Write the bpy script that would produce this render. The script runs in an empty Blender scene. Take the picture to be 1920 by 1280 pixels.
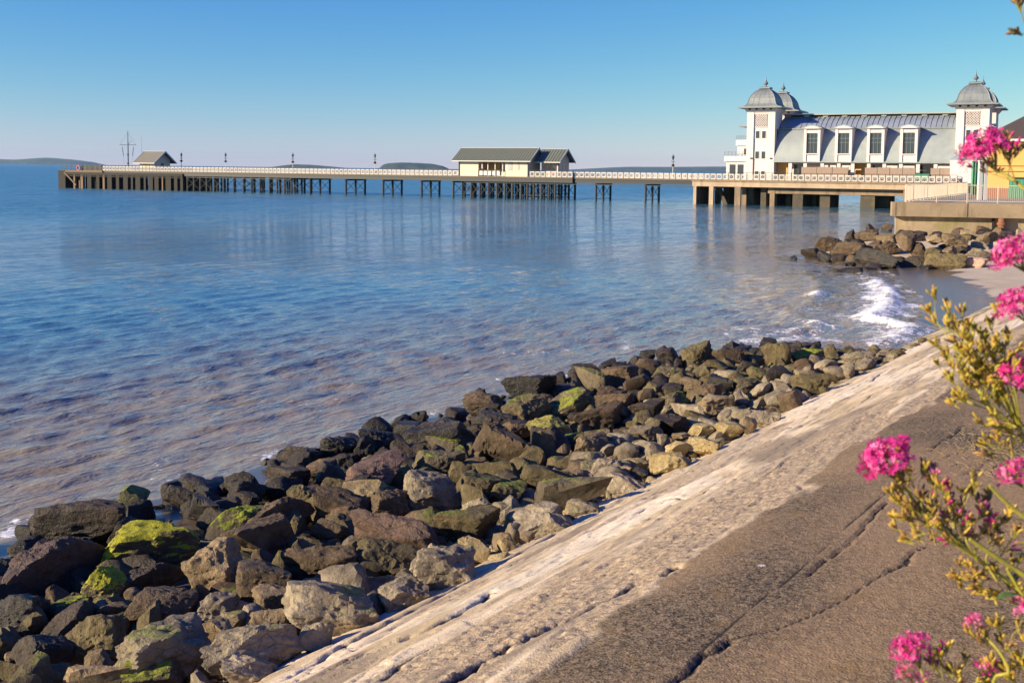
import bpy, bmesh, math, random
import numpy as np
from mathutils import Vector, Matrix, Euler

SC = bpy.context.scene
COL = SC.collection
rad = math.radians
random.seed(7)
RNG = np.random.default_rng(11)

# ------------------------------------------------------------------ camera
EYE = 5.5                      # eye height above the sea
FPX = 2100.0                   # focal length in photo pixels (1920 wide)
CY = 469.0                     # row of the optical axis (the picture is cropped from the top)
pitch = math.atan((CY - 318) / FPX)
roll = rad(0.66)
fw = np.array([0, math.cos(pitch), -math.sin(pitch)])
r0 = np.array([1.0, 0, 0]); u0 = np.cross(r0, fw)
RT = math.cos(roll) * r0 + math.sin(roll) * u0
UP = -math.sin(roll) * r0 + math.cos(roll) * u0
CAM = np.array([0, 0, EYE])
cam_d = bpy.data.cameras.new('camera'); cam = bpy.data.objects.new('camera', cam_d); COL.objects.link(cam)
M = Matrix(((RT[0], UP[0], -fw[0], 0), (RT[1], UP[1], -fw[1], 0), (RT[2], UP[2], -fw[2], EYE), (0, 0, 0, 1)))
cam.matrix_world = M
cam_d.sensor_width = 36; cam_d.lens = 36 * FPX / 1920; cam_d.shift_y = -(640 - CY) / 1920
cam_d.clip_start = 0.05; cam_d.clip_end = 40000
cam_d.dof.use_dof = True; cam_d.dof.focus_distance = 22.0; cam_d.dof.aperture_fstop = 14.0
SC.camera = cam

# ------------------------------------------------------------------ light
SUN_EL = rad(18.5)
sx, sy = -0.950, -0.31         # horizontal direction towards the sun
sl = math.hypot(sx, sy); sx /= sl; sy /= sl
world = bpy.data.worlds.new('World'); SC.world = world; world.use_nodes = True
wn = world.node_tree; wn.nodes.clear()
sky = wn.nodes.new('ShaderNodeTexSky'); sky.sky_type = 'NISHITA'; sky.sun_disc = False
sky.sun_elevation = SUN_EL; sky.sun_rotation = math.atan2(sx, sy)
sky.altitude = 0; sky.air_density = 1.0; sky.dust_density = 0.0; sky.ozone_density = 6.0
# one colour grade over the whole sky: the photograph is cooler and steeper than the raw model
def wmath(op, a, b):
    o = wn.nodes.new('ShaderNodeMath'); o.operation = op
    for i_, q_ in enumerate((a, b)):
        if hasattr(q_, 'node'): wn.links.new(q_, o.inputs[i_])
        else: o.inputs[i_].default_value = q_
    return o.outputs[0]
sp = wn.nodes.new('ShaderNodeSeparateColor'); cb = wn.nodes.new('ShaderNodeCombineColor'); wn.links.new(sky.outputs[0], sp.inputs[0])
for i_, (p_, a_) in enumerate(((1.60, 1.22), (1.20, .90), (.32, .78))):
    wn.links.new(wmath('MULTIPLY', wmath('POWER', wmath('MULTIPLY', sp.outputs[i_], .16), p_), a_ / .16), cb.inputs[i_])
bg = wn.nodes.new('ShaderNodeBackground'); bg.inputs['Strength'].default_value = 0.082
wo = wn.nodes.new('ShaderNodeOutputWorld')
wn.links.new(cb.outputs[0], bg.inputs[0]); wn.links.new(bg.outputs[0], wo.inputs[0])
sun_d = bpy.data.lights.new('sun', 'SUN'); sun = bpy.data.objects.new('sun', sun_d); COL.objects.link(sun)
sun_d.energy = 5.0; sun_d.angle = rad(0.5); sun_d.color = (1.0, 0.84, 0.60)
sdir = Vector((sx * math.cos(SUN_EL), sy * math.cos(SUN_EL), math.sin(SUN_EL)))
sun.rotation_euler = sdir.to_track_quat('Z', 'Y').to_euler()
sun.location = (0, 0, 60)
SC.view_settings.view_transform = 'Standard'; SC.view_settings.look = 'None'
SC.view_settings.gamma = 1; SC.view_settings.use_curve_mapping = False
SC.view_settings.exposure = 0.98

# ------------------------------------------------------------------ helpers
def ray(px, py):
    return fw + RT * (px - 960) / FPX + UP * (CY - py) / FPX
def onz(px, py, z=0.0):
    d = ray(px, py); t = (z - EYE) / d[2]; return CAM + d * t
def atd(px, py, depth):
    return CAM + ray(px, py) * depth
def proj(P):
    v = np.asarray(P, float) - CAM; dd = v @ fw
    return 960 + FPX * (v @ RT) / dd, CY - FPX * (v @ UP) / dd
# coast frame: s runs along the shore, lat out to sea
Dv = np.array([0.5505, 0.8348]); Nv = np.array([-0.8348, 0.5505])
def ls(x, y): return x * Nv[0] + y * Nv[1], x * Dv[0] + y * Dv[1]
def xy(lat, s): return s * Dv[0] + lat * Nv[0], s * Dv[1] + lat * Nv[1]

def hash2(ix, iy, seed):
    h = (ix * 374761393 + iy * 668265263 + seed * 982451653) & 0x7fffffff
    h = ((h ^ (h >> 13)) * 1274126177) & 0x7fffffff
    return ((h ^ (h >> 16)) & 0xffff) / 65535.0
def vnoise(x, y, seed=0):
    x = np.asarray(x, float); y = np.asarray(y, float)
    ix = np.floor(x).astype(np.int64); iy = np.floor(y).astype(np.int64)
    fx = x - ix; fy = y - iy
    fx = fx * fx * (3 - 2 * fx); fy = fy * fy * (3 - 2 * fy)
    a = hash2(ix, iy, seed); b = hash2(ix + 1, iy, seed); c = hash2(ix, iy + 1, seed); d = hash2(ix + 1, iy + 1, seed)
    return (a + (b - a) * fx) * (1 - fy) + (c + (d - c) * fx) * fy
def fbm(x, y, seed=0, oct=4, gain=0.5):
    s = 0; a = 1; t = 0
    for o in range(oct):
        s = s + a * vnoise(x * 2 ** o + 17.3 * o, y * 2 ** o - 9.1 * o, seed + o); t += a; a *= gain
    return s / t
def sstep(a, b, x):
    t = np.clip((x - a) / (b - a), 0, 1); return t * t * (3 - 2 * t)

def mesh_from(name, verts, faces, mat=None, smooth=False, parent=None, link=True):
    me = bpy.data.meshes.new(name)
    me.from_pydata([tuple(map(float, v)) for v in verts], [], [tuple(map(int, f)) for f in faces]); me.update()
    if smooth: me.polygons.foreach_set('use_smooth', [True] * len(me.polygons))
    if mat: me.materials.append(mat)
    o = bpy.data.objects.new(name, me)
    if link: COL.objects.link(o)
    if parent is not None: o.parent = parent
    return o
def grid_mesh(name, X, Y, Z, mat, attrs=None, smooth=True):
    n, m = X.shape
    co = np.stack([X, Y, Z], -1).reshape(-1, 3).astype(np.float32)
    idx = np.arange(n * m).reshape(n, m)
    q = np.stack([idx[:-1, :-1], idx[:-1, 1:], idx[1:, 1:], idx[1:, :-1]], -1).reshape(-1, 4)
    # orient upwards
    a, b, c = co[q[0, 0]], co[q[0, 1]], co[q[0, 2]]
    if np.cross(b - a, c - b)[2] < 0: q = q[:, ::-1]
    me = bpy.data.meshes.new(name)
    me.vertices.add(len(co)); me.vertices.foreach_set('co', co.ravel())
    me.loops.add(q.size); me.loops.foreach_set('vertex_index', q.ravel().astype(np.int32))
    me.polygons.add(len(q)); me.polygons.foreach_set('loop_start', np.arange(0, q.size, 4, dtype=np.int32))
    me.polygons.foreach_set('loop_total', np.full(len(q), 4, np.int32))
    me.update(calc_edges=True); me.validate()
    if smooth: me.polygons.foreach_set('use_smooth', np.ones(len(q), bool))
    for k, v in (attrs or {}).items():
        at = me.attributes.new(k, 'FLOAT', 'POINT'); at.data.foreach_set('value', v.reshape(-1).astype(np.float32))
    me.materials.append(mat)
    o = bpy.data.objects.new(name, me); COL.objects.link(o); return o

def tag(o, label=None, cat=None, group=None, kind=None):
    if label: o['label'] = label
    if cat: o['category'] = cat
    if group: o['group'] = group
    if kind: o['kind'] = kind
    return o
def empty(name, loc, rz=0, label=None, cat=None, group=None):
    o = bpy.data.objects.new(name, None); o.location = loc; o.rotation_euler = (0, 0, rz)
    o.empty_display_size = 0.5; COL.objects.link(o); return tag(o, label, cat, group)

class MB:
    """collects solids for ONE mesh"""
    def __init__(s): s.v = []; s.f = []
    def add(s, vs, fs):
        b = len(s.v); s.v += [tuple(p) for p in vs]; s.f += [tuple(b + i for i in f) for f in fs]; return s
    def box(s, x0, x1, y0, y1, z0, z1):
        return s.add([(x0, y0, z0), (x1, y0, z0), (x1, y1, z0), (x0, y1, z0), (x0, y0, z1), (x1, y0, z1), (x1, y1, z1), (x0, y1, z1)],
                     [(0, 3, 2, 1), (4, 5, 6, 7), (0, 1, 5, 4), (1, 2, 6, 5), (2, 3, 7, 6), (3, 0, 4, 7)])
    def bar(s, a, b, w, h=None, n=4, w2=None):
        a = Vector(a); b = Vector(b); d = (b - a)
        if d.length < 1e-6: return s
        d.normalize(); up = Vector((0, 0, 1)) if abs(d.z) < .95 else Vector((0, 1, 0))
        x = d.cross(up).normalized(); y = x.cross(d).normalized(); h = h or w; w2 = w if w2 is None else w2
        vs = []
        for P, k in ((a, 1), (b, w2 / w)):
            for i in range(n):
                t = 2 * math.pi * (i + .5) / n; r = .7071 if n == 4 else .5
                vs.append(P + x * math.cos(t) * w * r * k + y * math.sin(t) * h * r * k)
        fs = [(i, (i + 1) % n, n + (i + 1) % n, n + i) for i in range(n)] + [tuple(range(n))[::-1], tuple(range(n, 2 * n))]
        return s.add(vs, fs)
    def tube(s, pts, rr, n=6):
        pts = [Vector(p) for p in pts]
        if not hasattr(rr, '__len__'): rr = [rr] * len(pts)
        vs = []; prev = None
        for i, P in enumerate(pts):
            d = (pts[min(i + 1, len(pts) - 1)] - pts[max(i - 1, 0)]).normalized()
            x = d.cross(Vector((.31, .2, .93))).normalized() if prev is None else (prev - d * prev.dot(d)).normalized()
            prev = x; y = d.cross(x)
            for k in range(n):
                t = 2 * math.pi * k / n; vs.append(P + (x * math.cos(t) + y * math.sin(t)) * rr[i])
        fs = []
        for i in range(len(pts) - 1):
            for k in range(n):
                fs.append((i * n + k, i * n + (k + 1) % n, (i + 1) * n + (k + 1) % n, (i + 1) * n + k))
        fs += [tuple(range(n))[::-1], tuple(range((len(pts) - 1) * n, len(pts) * n))]
        return s.add(vs, fs)
    def lathe(s, cx, cy, prof, n=10, sq=False, rot=0.0):
        """prof: (radius, z); sq = square plan"""
        if sq: n = 4; rot = math.pi / 4
        vs = []
        for r, z in prof:
            rr = r * (math.sqrt(2) if sq else 1)
            for k in range(n):
                t = 2 * math.pi * k / n + rot; vs.append((cx + rr * math.cos(t), cy + rr * math.sin(t), z))
        fs = []
        for i in range(len(prof) - 1):
            for k in range(n): fs.append((i * n + k, i * n + (k + 1) % n, (i + 1) * n + (k + 1) % n, (i + 1) * n + k))
        fs += [tuple(range(n))[::-1], tuple(range((len(prof) - 1) * n, len(prof) * n))]
        return s.add(vs, fs)
    def ext(s, poly, y0, y1, axis='y'):
        """poly in (x,z) extruded along y, or in (y,z) extruded along x"""
        n = len(poly)
        if axis == 'y': vs = [(p, y0, q) for p, q in poly] + [(p, y1, q) for p, q in poly]
        elif axis == 'x': vs = [(y0, p, q) for p, q in poly] + [(y1, p, q) for p, q in poly]
        else: vs = [(p, q, y0) for p, q in poly] + [(p, q, y1) for p, q in poly]
        return s.add(vs, [(i, (i + 1) % n, n + (i + 1) % n, n + i) for i in range(n)] + [tuple(range(n))[::-1], tuple(range(n, 2 * n))])
    def build(s, name, mat, parent=None, smooth=False):
        o = mesh_from(name, s.v, s.f, mat, False, parent)
        bm = bmesh.new(); bm.from_mesh(o.data); bmesh.ops.recalc_face_normals(bm, faces=bm.faces); bm.to_mesh(o.data); bm.free()
        if smooth:
            o.data.polygons.foreach_set('use_smooth', [True] * len(o.data.polygons))
            try: o.data.set_sharp_from_angle(angle=rad(40))
            except Exception: pass
        return o
def inst(src, name, parent=None, loc=None, rot=None, scale=None):
    c = src.copy(); c.name = name; COL.objects.link(c); c.parent = parent
    if loc is not None: c.location = loc
    if rot is not None: c.rotation_euler = rot
    if scale is not None: c.scale = scale
    return c

# ------------------------------------------------------------------ materials
class NT:
    def __init__(s, name):
        s.m = bpy.data.materials.new(name); s.m.use_nodes = True; s.t = s.m.node_tree; s.t.nodes.clear()
        s.out = s.t.nodes.new('ShaderNodeOutputMaterial'); s.p = s.t.nodes.new('ShaderNodeBsdfPrincipled')
        s.t.links.new(s.p.outputs[0], s.out.inputs[0])
    def n(s, ty, **kw):
        o = s.t.nodes.new('ShaderNode' + ty)
        for k, v in kw.items(): setattr(o, k, v)
        return o
    def put(s, sock, v):
        if hasattr(v, 'links') or isinstance(v, bpy.types.NodeSocket): s.t.links.new(v, sock)
        elif isinstance(v, tuple) and len(v) == 3 and sock.type == 'RGBA': sock.default_value = (*v, 1)
        else: sock.default_value = v
    def pos(s):
        return s.n('NewGeometry').outputs['Position']
    def obj(s): return s.n('TexCoord').outputs['Object']
    def scaled(s, vec, sc, loc=(0, 0, 0), rot=(0, 0, 0)):
        mp = s.n('Mapping'); s.put(mp.inputs[0], vec); mp.inputs['Scale'].default_value = sc; mp.inputs['Location'].default_value = loc; mp.inputs['Rotation'].default_value = rot
        return mp.outputs[0]
    def noise(s, vec, scale, detail=4, rough=.55, dist=0.0):
        o = s.n('TexNoise'); s.put(o.inputs['Vector'], vec); o.inputs['Scale'].default_value = scale; o.inputs['Detail'].default_value = detail
        o.inputs['Roughness'].default_value = rough; o.inputs['Distortion'].default_value = dist; return o.outputs['Fac']
    def voro(s, vec, scale, feature='F1', out='Distance', rand=1.0):
        o = s.n('TexVoronoi', feature=feature); s.put(o.inputs['Vector'], vec); o.inputs['Scale'].default_value = scale
        o.inputs['Randomness'].default_value = rand; return o.outputs[out]
    def ramp(s, fac, *stops):
        o = s.n('ValToRGB'); s.put(o.inputs[0], fac); e = o.color_ramp.elements
        while len(e) < len(stops): e.new(.5)
        for i, (p, c) in enumerate(stops):
            e[i].position = p; e[i].color = (*c, 1) if isinstance(c, tuple) else (c, c, c, 1)
        return o.outputs[0]
    def rng(s, v, a, b, c=0.0, d=1.0, smooth=False):
        o = s.n('MapRange'); s.put(o.inputs[0], v)
        if smooth: o.interpolation_type = 'SMOOTHSTEP'
        for i, q in enumerate((a, b, c, d)): o.inputs[1 + i].default_value = q
        return o.outputs[0]
    def math(s, op, a, b=0.0, c=0.0):
        o = s.n('Math', operation=op); s.put(o.inputs[0], a); s.put(o.inputs[1], b); s.put(o.inputs[2], c); return o.outputs[0]
    def mix(s, f, a, b, mode='MIX'):
        o = s.n('MixRGB', blend_type=mode); s.put(o.inputs[0], f); s.put(o.inputs[1], a); s.put(o.inputs[2], b); return o.outputs[0]
    def attr(s, name):
        o = s.n('Attribute'); o.attribute_name = name; return o.outputs['Fac']
    def sep(s, v):
        o = s.n('SeparateXYZ'); s.put(o.inputs[0], v); return o.outputs
    def bump(s, h, strength=.5, dist=.02, nrm=None):
        o = s.n('Bump'); s.put(o.inputs['Height'], h); s.put(o.inputs['Strength'], strength); o.inputs['Distance'].default_value = dist
        if nrm is not None: s.put(o.inputs['Normal'], nrm)
        return o.outputs[0]
    def rand(s): return s.n('ObjectInfo').outputs['Random']
    def fin(s, col=None, rough=.7, bump=None, spec=None, metal=None):
        if col is not None: s.put(s.p.inputs['Base Color'], col)
        s.put(s.p.inputs['Roughness'], rough)
        if bump is not None: s.put(s.p.inputs['Normal'], bump)
        if spec is not None: s.p.inputs['Specular IOR Level'].default_value = spec
        if metal is not None: s.p.inputs['Metallic'].default_value = metal
        return s.m

def painted(name, col, var=.12, rough=.6, scale=1.5, dirt=(.25, .22, .17), dirt_amt=.25, metal=None):
    k = NT(name); p = k.obj()
    n1 = k.noise(p, scale, 5); st = k.noise(k.scaled(p, (3, 3, .35)), 2.0, 4)
    c = k.mix(k.rng(n1, .3, .7, 0, var), col, tuple(x * .6 for x in col))
    c = k.mix(k.rng(st, .55, .8, 0, dirt_amt), c, dirt)
    return k.fin(c, rough, k.bump(n1, .2, .02), metal=metal)

MAT = {}
MAT['pavilion_wall'] = painted('pavilion_render', (.60, .53, .51), .10, .75, .8, (.36, .29, .24), .28)
MAT['white'] = painted('white_paint', (.62, .58, .54), .1, .6, 2, (.35, .3, .25), .15)
MAT['rail_white'] = painted('rail_white_paint', (.58, .53, .48), .1, .6, 2, (.4, .3, .25), .12)
MAT['cream'] = painted('cream_paint', (.60, .50, .38), .06, .7, 1, (.4, .3, .22), .1)
MAT['dark_iron'] = painted('dark_iron', (.022, .024, .027), .3, .6, 3, (.055, .038, .026), .4)
MAT['blue_grey'] = painted('blue_grey_paint', (.10, .13, .15), .2, .6, 2)
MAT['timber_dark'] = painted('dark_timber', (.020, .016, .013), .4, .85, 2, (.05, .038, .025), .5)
MAT['timber_lit'] = painted('lit_timber', (.17, .11, .06), .4, .85, 2, (.08, .05, .03), .5)  # brighter copy of the dark timber: sunlight on it put into the colour
MAT['deck'] = painted('deck_edge', (.15, .12, .09), .3, .8, 1, (.08, .06, .05), .4)
MAT['ochre'] = painted('ochre_wall', (.62, .36, .12), .15, .8, 1, (.3, .2, .1), .2)
MAT['glass'] = NT('window_glass').fin((.03, .04, .05), .08, spec=.8)
MAT['pinkgrey'] = painted('pink_grey_render', (.42, .36, .33), .1, .8, 1)

def lead_mat(name, c1, c2, sx_, sc=1.0):
    k = NT(name); p = k.obj(); n1 = k.noise(p, .6, 5); n2 = k.noise(k.scaled(p, (4, 4, .6)), 1.2, 4)
    c = k.mix(k.rng(n1, .3, .7), c1, c2); c = k.mix(k.rng(n2, .5, .75, 0, .25), c, (.36, .38, .36))
    return k.fin(c, .5, k.bump(n2, .3, .03), metal=.15)
MAT['dome'] = lead_mat('dome_lead', (.15, .17, .18), (.21, .22, .22), 1)
MAT['roof_low'] = lead_mat('lead_scales', (.22, .25, .25), (.29, .31, .30), 1)
MAT['roof_high'] = lead_mat('zinc_sheet', (.20, .23, .27), (.27, .30, .34), 1)
MAT['green_roof'] = painted('green_roof_sheet', (.14, .15, .115), .2, .6, 1, (.3, .3, .2), .3)
MAT['grey_roof'] = painted('grey_roof', (.17, .155, .125), .2, .7, 1)
MAT['barge'] = painted('barge_board', (.30, .34, .38), .1, .6)

def concrete(name, c1, c2, stain, stain_amt=.5, moss=0.0, sc=1.0):
    k = NT(name); p = k.pos()
    n1 = k.noise(p, .5 * sc, 6, .6); n2 = k.noise(k.scaled(p, (1, 1, .18)), 1.3 * sc, 5, .6); n3 = k.noise(p, 12 * sc, 4)
    c = k.mix(k.rng(n1, .35, .65), c1, c2)
    c = k.mix(k.rng(n2, .5, .72, 0, stain_amt), c, stain)
    c = k.mix(k.rng(n3, .4, .7, 0, .25), c, tuple(x * .5 for x in c1))
    if moss:
        n4 = k.noise(p, .35, 5, .6); c = k.mix(k.rng(n4, .55, .65, 0, moss), c, (.16, .16, .035))
    return k.fin(c, .85, k.bump(k.math('ADD', n3, n1), .4, .03))
MAT['seawall'] = concrete('sea_wall_concrete', (.34, .255, .16), (.25, .185, .115), (.10, .075, .045), .8)
MAT['seawall_low'] = concrete('sea_wall_stained', (.42, .31, .19), (.30, .23, .15), (.12, .09, .045), .7, .5)
MAT['pier_conc'] = concrete('pier_concrete', (.27, .19, .115), (.20, .14, .09), (.07, .05, .035), .7)
MAT['pier_conc_pale'] = concrete('pier_edge_concrete', (.46, .34, .23), (.36, .26, .17), (.16, .11, .07), .5)
MAT['pier_conc_dark'] = concrete('pier_dark_concrete', (.10, .075, .05), (.06, .05, .035), (.03, .03, .02), .6, .35)  # darker tone for pillars and beams set back below the deck
MAT['promenade'] = concrete('promenade_concrete', (.33, .28, .22), (.27, .23, .18), (.15, .12, .09), .3)
MAT['yellow'] = painted('yellow_render', (.64, .36, .11), .08, .8, .7, (.4, .22, .08), .15)
MAT['green_metal'] = painted('green_sheet', (.05, .25, .15), .2, .55, 1)
MAT['rust'] = painted('rusty_iron', (.22, .09, .045), .4, .85, 4)
MAT['rail_beige'] = painted('beige_rail_paint', (.55, .46, .36), .1, .6)
MAT['roof_brown'] = painted('brown_slate', (.075, .055, .045), .3, .8, 2, (.13, .1, .05), .3)
MAT['screen'] = painted('woven_screen', (.30, .22, .17), .35, .9, 3, (.15, .11, .08), .5)
MAT['blue'] = painted('blue_cover', (.03, .11, .28), .1, .6)
MAT['brick'] = painted('brick_base', (.30, .13, .08), .3, .85, 3)
MAT['red'] = painted('red_paint', (.5, .06, .06), .1, .6)
# ================================================================== THE GROUND
def seg_dist(x, y, pts):
    """distance and signed side to a polyline"""
    best = np.full(x.shape, 1e9); side = np.zeros(x.shape)
    for (ax, ay), (bx, by) in zip(pts[:-1], pts[1:]):
        dx, dy = bx - ax, by - ay; L2 = dx * dx + dy * dy
        t = np.clip(((x - ax) * dx + (y - ay) * dy) / L2, 0, 1)
        qx = x - (ax + t * dx); qy = y - (ay + t * dy); d = np.hypot(qx, qy)
        sg = np.sign(dx * (y - ay) - dy * (x - ax))
        m = d < best - 1e-9; best = np.where(m, d, best); side = np.where(m, sg, side)
    return best, side
shore = [xy(15.0, -40), xy(15.0, 20), xy(15.0, 25), xy(14.4, 29.5), xy(12.5, 33), xy(10.4, 34.6), xy(9.0, 35.4), xy(8.2, 37.5), xy(8.3, 41),
         (15.2, 42.1), (16.4, 44.2), (18.4, 50), (19.9, 56.5), (21.2, 62), (21.6, 67), (18.9, 71), (18.6, 75), (21, 79), (26, 84), (30, 92), (48, 125), (80, 175), (140, 260)]
def shore_sd(x, y):
    d, s = seg_dist(np.asarray(x, float), np.asarray(y, float), shore); return -d * s      # + inland (right of the line)
def sand_h(x, y):
    sd = shore_sd(x, y)
    h = np.where(sd > 0, .055 * sd + .004 * np.maximum(sd, 0) ** 1.6, .14 * sd)
    h = h + (fbm(x * .35, y * .35, 3, 3) - .5) * .12 * sstep(.5, 4, np.abs(sd))
    lat, s = ls(x, y)
    # mound that carries the far boulders
    h = h + 0.75 * np.exp(-((x - 30) / 9) ** 4) * np.exp(-((y - 78) / 7) ** 4) * sstep(0, 3, sd)
    return np.clip(h, -2.5, 3.0)

k = NT('beach_sand'); p = k.pos(); wet = k.attr('wet')
n1 = k.noise(p, .8, 5); n2 = k.noise(p, 14, 4); n3 = k.voro(p, 9)
dry = k.mix(k.rng(n1, .35, .65), (.52, .42, .30), (.42, .33, .23)); dry = k.mix(k.rng(n2, .45, .7, 0, .4), dry, (.2, .16, .12))
wetc = k.mix(n1, (.075, .055, .040), (.12, .09, .065))
w2 = k.rng(k.math('ADD', wet, k.math('MULTIPLY', k.math('SUBTRACT', n1, .5), .6)), .35, .6)
c = k.mix(w2, dry, wetc)
MAT['sand'] = k.fin(c, k.rng(w2, 0, 1, .9, .22), k.bump(k.math('ADD', n2, n1), k.rng(w2, 0, 1, .5, .05), .02))
gx = np.arange(-34, 70, .28); gy = np.arange(0, 100, .30)
GX, GY = np.meshgrid(gx, gy, indexing='ij')
GZ = sand_h(GX, GY); latg, sg_ = ls(GX, GY)
GZ = np.where(latg < 7.0, np.minimum(GZ, .2 - .1 * (7.0 - latg)), GZ)
GZ = np.maximum(GZ, -2.6)
wet = 1 - sstep(.13, .27, GZ + .10 * (vnoise(GX * 1.1, GY * 1.1, 61) - .5)); wet = np.where(sg_ < 37, .75, wet)
sand = grid_mesh('beach', GX, GY, GZ, MAT['sand'], {'wet': wet}); tag(sand, kind='structure')

# ------------------------------------------------------------------ concrete revetment
SL = .444; LB = 3.54; ZB = 2.447
def slope_z(lat):
    return np.where(lat > LB, ZB - SL * (lat - LB), ZB + .10 * (LB - lat))
def img_to_ls(px, py, above=0.0):
    """photo point -> (lat, s) on the revetment"""
    d = ray(px, py); z = 2.0
    t = 1.0
    for _ in range(60):
        P = CAM + d * t; la, ss = ls(P[0], P[1]); zz = float(slope_z(np.array(la))) + above
        t += (P[2] - zz) / -d[2] * .55
    return la, ss
cr_px = [  # cracks and joints seen on the concrete: points in the photograph, width in metres, depth
    ([(1262, 1280), (1290, 1255), (1312, 1232), (1340, 1218), (1362, 1206), (1366, 1198)], .026, .05),
    ([(1366, 1196), (1410, 1188), (1460, 1178), (1505, 1160), (1560, 1135), (1600, 1110), (1640, 1085), (1690, 1060), (1702, 1045)], .008, .015),
    ([(1310, 1225), (1400, 1145), (1480, 1082), (1560, 1010), (1625, 955), (1665, 920)], .007, .012),
    ([(1510, 1080), (1532, 1062), (1590, 1020), (1600, 1012), (1620, 985), (1630, 975), (1648, 955), (1665, 940)], .014, .035),
    ([(1660, 1070), (1700, 1058), (1705, 1040), (1720, 1030), (1740, 1022)], .012, .03),
    ([(1750, 895), (1800, 890), (1835, 880), (1840, 872)], .014, .03),
    ([(1745, 845), (1760, 830), (1790, 815), (1808, 795)], .012, .03),
    ([(540, 1280), (610, 1238), (648, 1215), (700, 1190), (760, 1158), (830, 1120), (900, 1085), (980, 1040), (1060, 1000), (1120, 975), (1155, 960)], .055, .09),
    ([(760, 1205), (800, 1190), (850, 1165), (890, 1140), (922, 1118)], .05, .08),
    ([(720, 1280), (760, 1250), (800, 1225), (830, 1212)], .030, .03),
    ([(840, 1280), (900, 1245), (960, 1208), (1020, 1180), (1100, 1140), (1150, 1115), (1200, 1085), (1240, 1075), (1270, 1055)], .055, .09),
    ([(1195, 968), (1215, 955), (1240, 945), (1262, 940)], .045, .06),
    ([(1262, 940), (1300, 942), (1330, 925), (1370, 905), (1390, 895)], .018, .03),
    ([(1060, 1135), (1100, 1115), (1135, 1098)], .020, .03),
    ([(1330, 850), (1360, 835), (1375, 825)], .03, .03),
    ([(1430, 815), (1460, 806), (1490, 802)], .03, .03),
    ([(1480, 856), (1500, 850), (1510, 842)], .035, .04),
    ([(1636, 716), (1650, 706), (1670, 695)], .03, .04),
    ([(1700, 680), (1712, 672), (1722, 668)], .03, .03),
    ([(1740, 655), (1765, 650), (1790, 640)], .03, .04),
    ([(1560, 790), (1590, 775), (1640, 745), (1700, 720), (1750, 700)], .02, .03),
    ([(1250, 1000), (1290, 985), (1330, 968)], .03, .03)]
sv = [1.2]
sv[0] = 3.0
while sv[-1] < 100: sv.append(sv[-1] + (max(.020, sv[-1] * .0031) if sv[-1] < 26 else sv[-1] * .008))
sv = np.array(sv); lv = np.concatenate([np.arange(-.2, 9.5, .025), np.arange(9.5, 12, .15)])
LA, SS = np.meshgrid(lv, sv, indexing='ij')
Z = slope_z(LA)
# soften the break of slope
q_ = LA - LB; Z = np.where(np.abs(q_) < .5, ZB - q_ * (.10 + SL) / 2 - (q_ * q_ + .25) * (SL - .10) / 2, Z)
crack = np.zeros_like(Z)
for pts, w, dep in cr_px:
    lp = [img_to_ls(*q) for q in pts]
    # jitter into a ragged line
    fine = []
    for a, b in zip(lp[:-1], lp[1:]):
        for t in np.linspace(0, 1, 5)[:-1]: fine.append((a[0] + (b[0] - a[0]) * t, a[1] + (b[1] - a[1]) * t))
    fine.append(lp[-1])
    jit = w * .9 + .012
    fine = [(a + (random.random() - .5) * jit, b + (random.random() - .5) * jit) for a, b in fine]
    la0 = min(a for a, b in fine) - .3; la1 = max(a for a, b in fine) + .3; s0 = min(b for a, b in fine) - .3; s1 = max(b for a, b in fine) + .3
    i0, i1 = np.searchsorted(lv, [la0, la1]); j0, j1 = np.searchsorted(sv, [s0, s1])
    sub = (slice(i0, i1), slice(j0, j1))
    d, _ = seg_dist(LA[sub], SS[sub], fine)
    ww = np.maximum(w, .016) * (.6 + .8 * vnoise(SS[sub] * 5, LA[sub] * 5, 5))
    g = np.exp(-(d / np.maximum(ww * .8, .013)) ** 2)
    crack[sub] = np.maximum(crack[sub], g); Z[sub] -= dep * g * .75
# streaky erosion running along the shore
terr = fbm(LA * 1.5 + SS * .12, SS * .5, 197, 5, .55) * 8; fr_ = terr - np.floor(terr); fr_ = np.minimum(fr_, 1 - fr_)
gate = sstep(.45, .6, vnoise(LA * .9, SS * .35, 198)) * sstep(LB + .5, LB + 1.2, LA)
flake = np.exp(-(fr_ / .05) ** 2) * gate
Z += np.floor(terr) * .012 * sstep(LB + .4, LB + 1.0, LA) - flake * .018; crack = np.maximum(crack, flake * .62)
streak = fbm(LA * 2.2 + .35 * fbm(LA * .6, SS * .3, 8, 3), SS * .5, 21, 6, .6)
patch = fbm(LA * 1.1 + SS * .05, SS * .32, 33, 6, .55)
edge2 = LB + (fbm(SS * .7, LA * 0, 40, 5) - .5) * .5 + (fbm(SS * 3, LA * 5, 44, 4) - .5) * .45
dark = 1 - sstep(-.05, .10, LA - edge2)
band = sstep(edge2, edge2 + .1, LA) * (1 - sstep(4.5, 5.5, LA + (fbm(SS * .5, LA, 60, 3) - .5) * 1.6))       # gravelly band
band = band * sstep(.50, .58, fbm(LA * 1.6, SS * .45, 71, 4) + .08)
band2 = sstep(5.7, 5.9, LA) * (1 - sstep(6.7, 7.2, LA)) * sstep(.5, .56, fbm(LA * 1.8, SS * .4, 77, 4) + .03)
rough = np.clip(band + .7 * band2, 0, 1)
near = 1 - sstep(26, 60, SS)
gr = vnoise(LA * 30, SS * 30, 90) * .6 + vnoise(LA * 15, SS * 15, 91) * .4
Z += rough * (gr - .6) * .035 * near + rough * -.012
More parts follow.
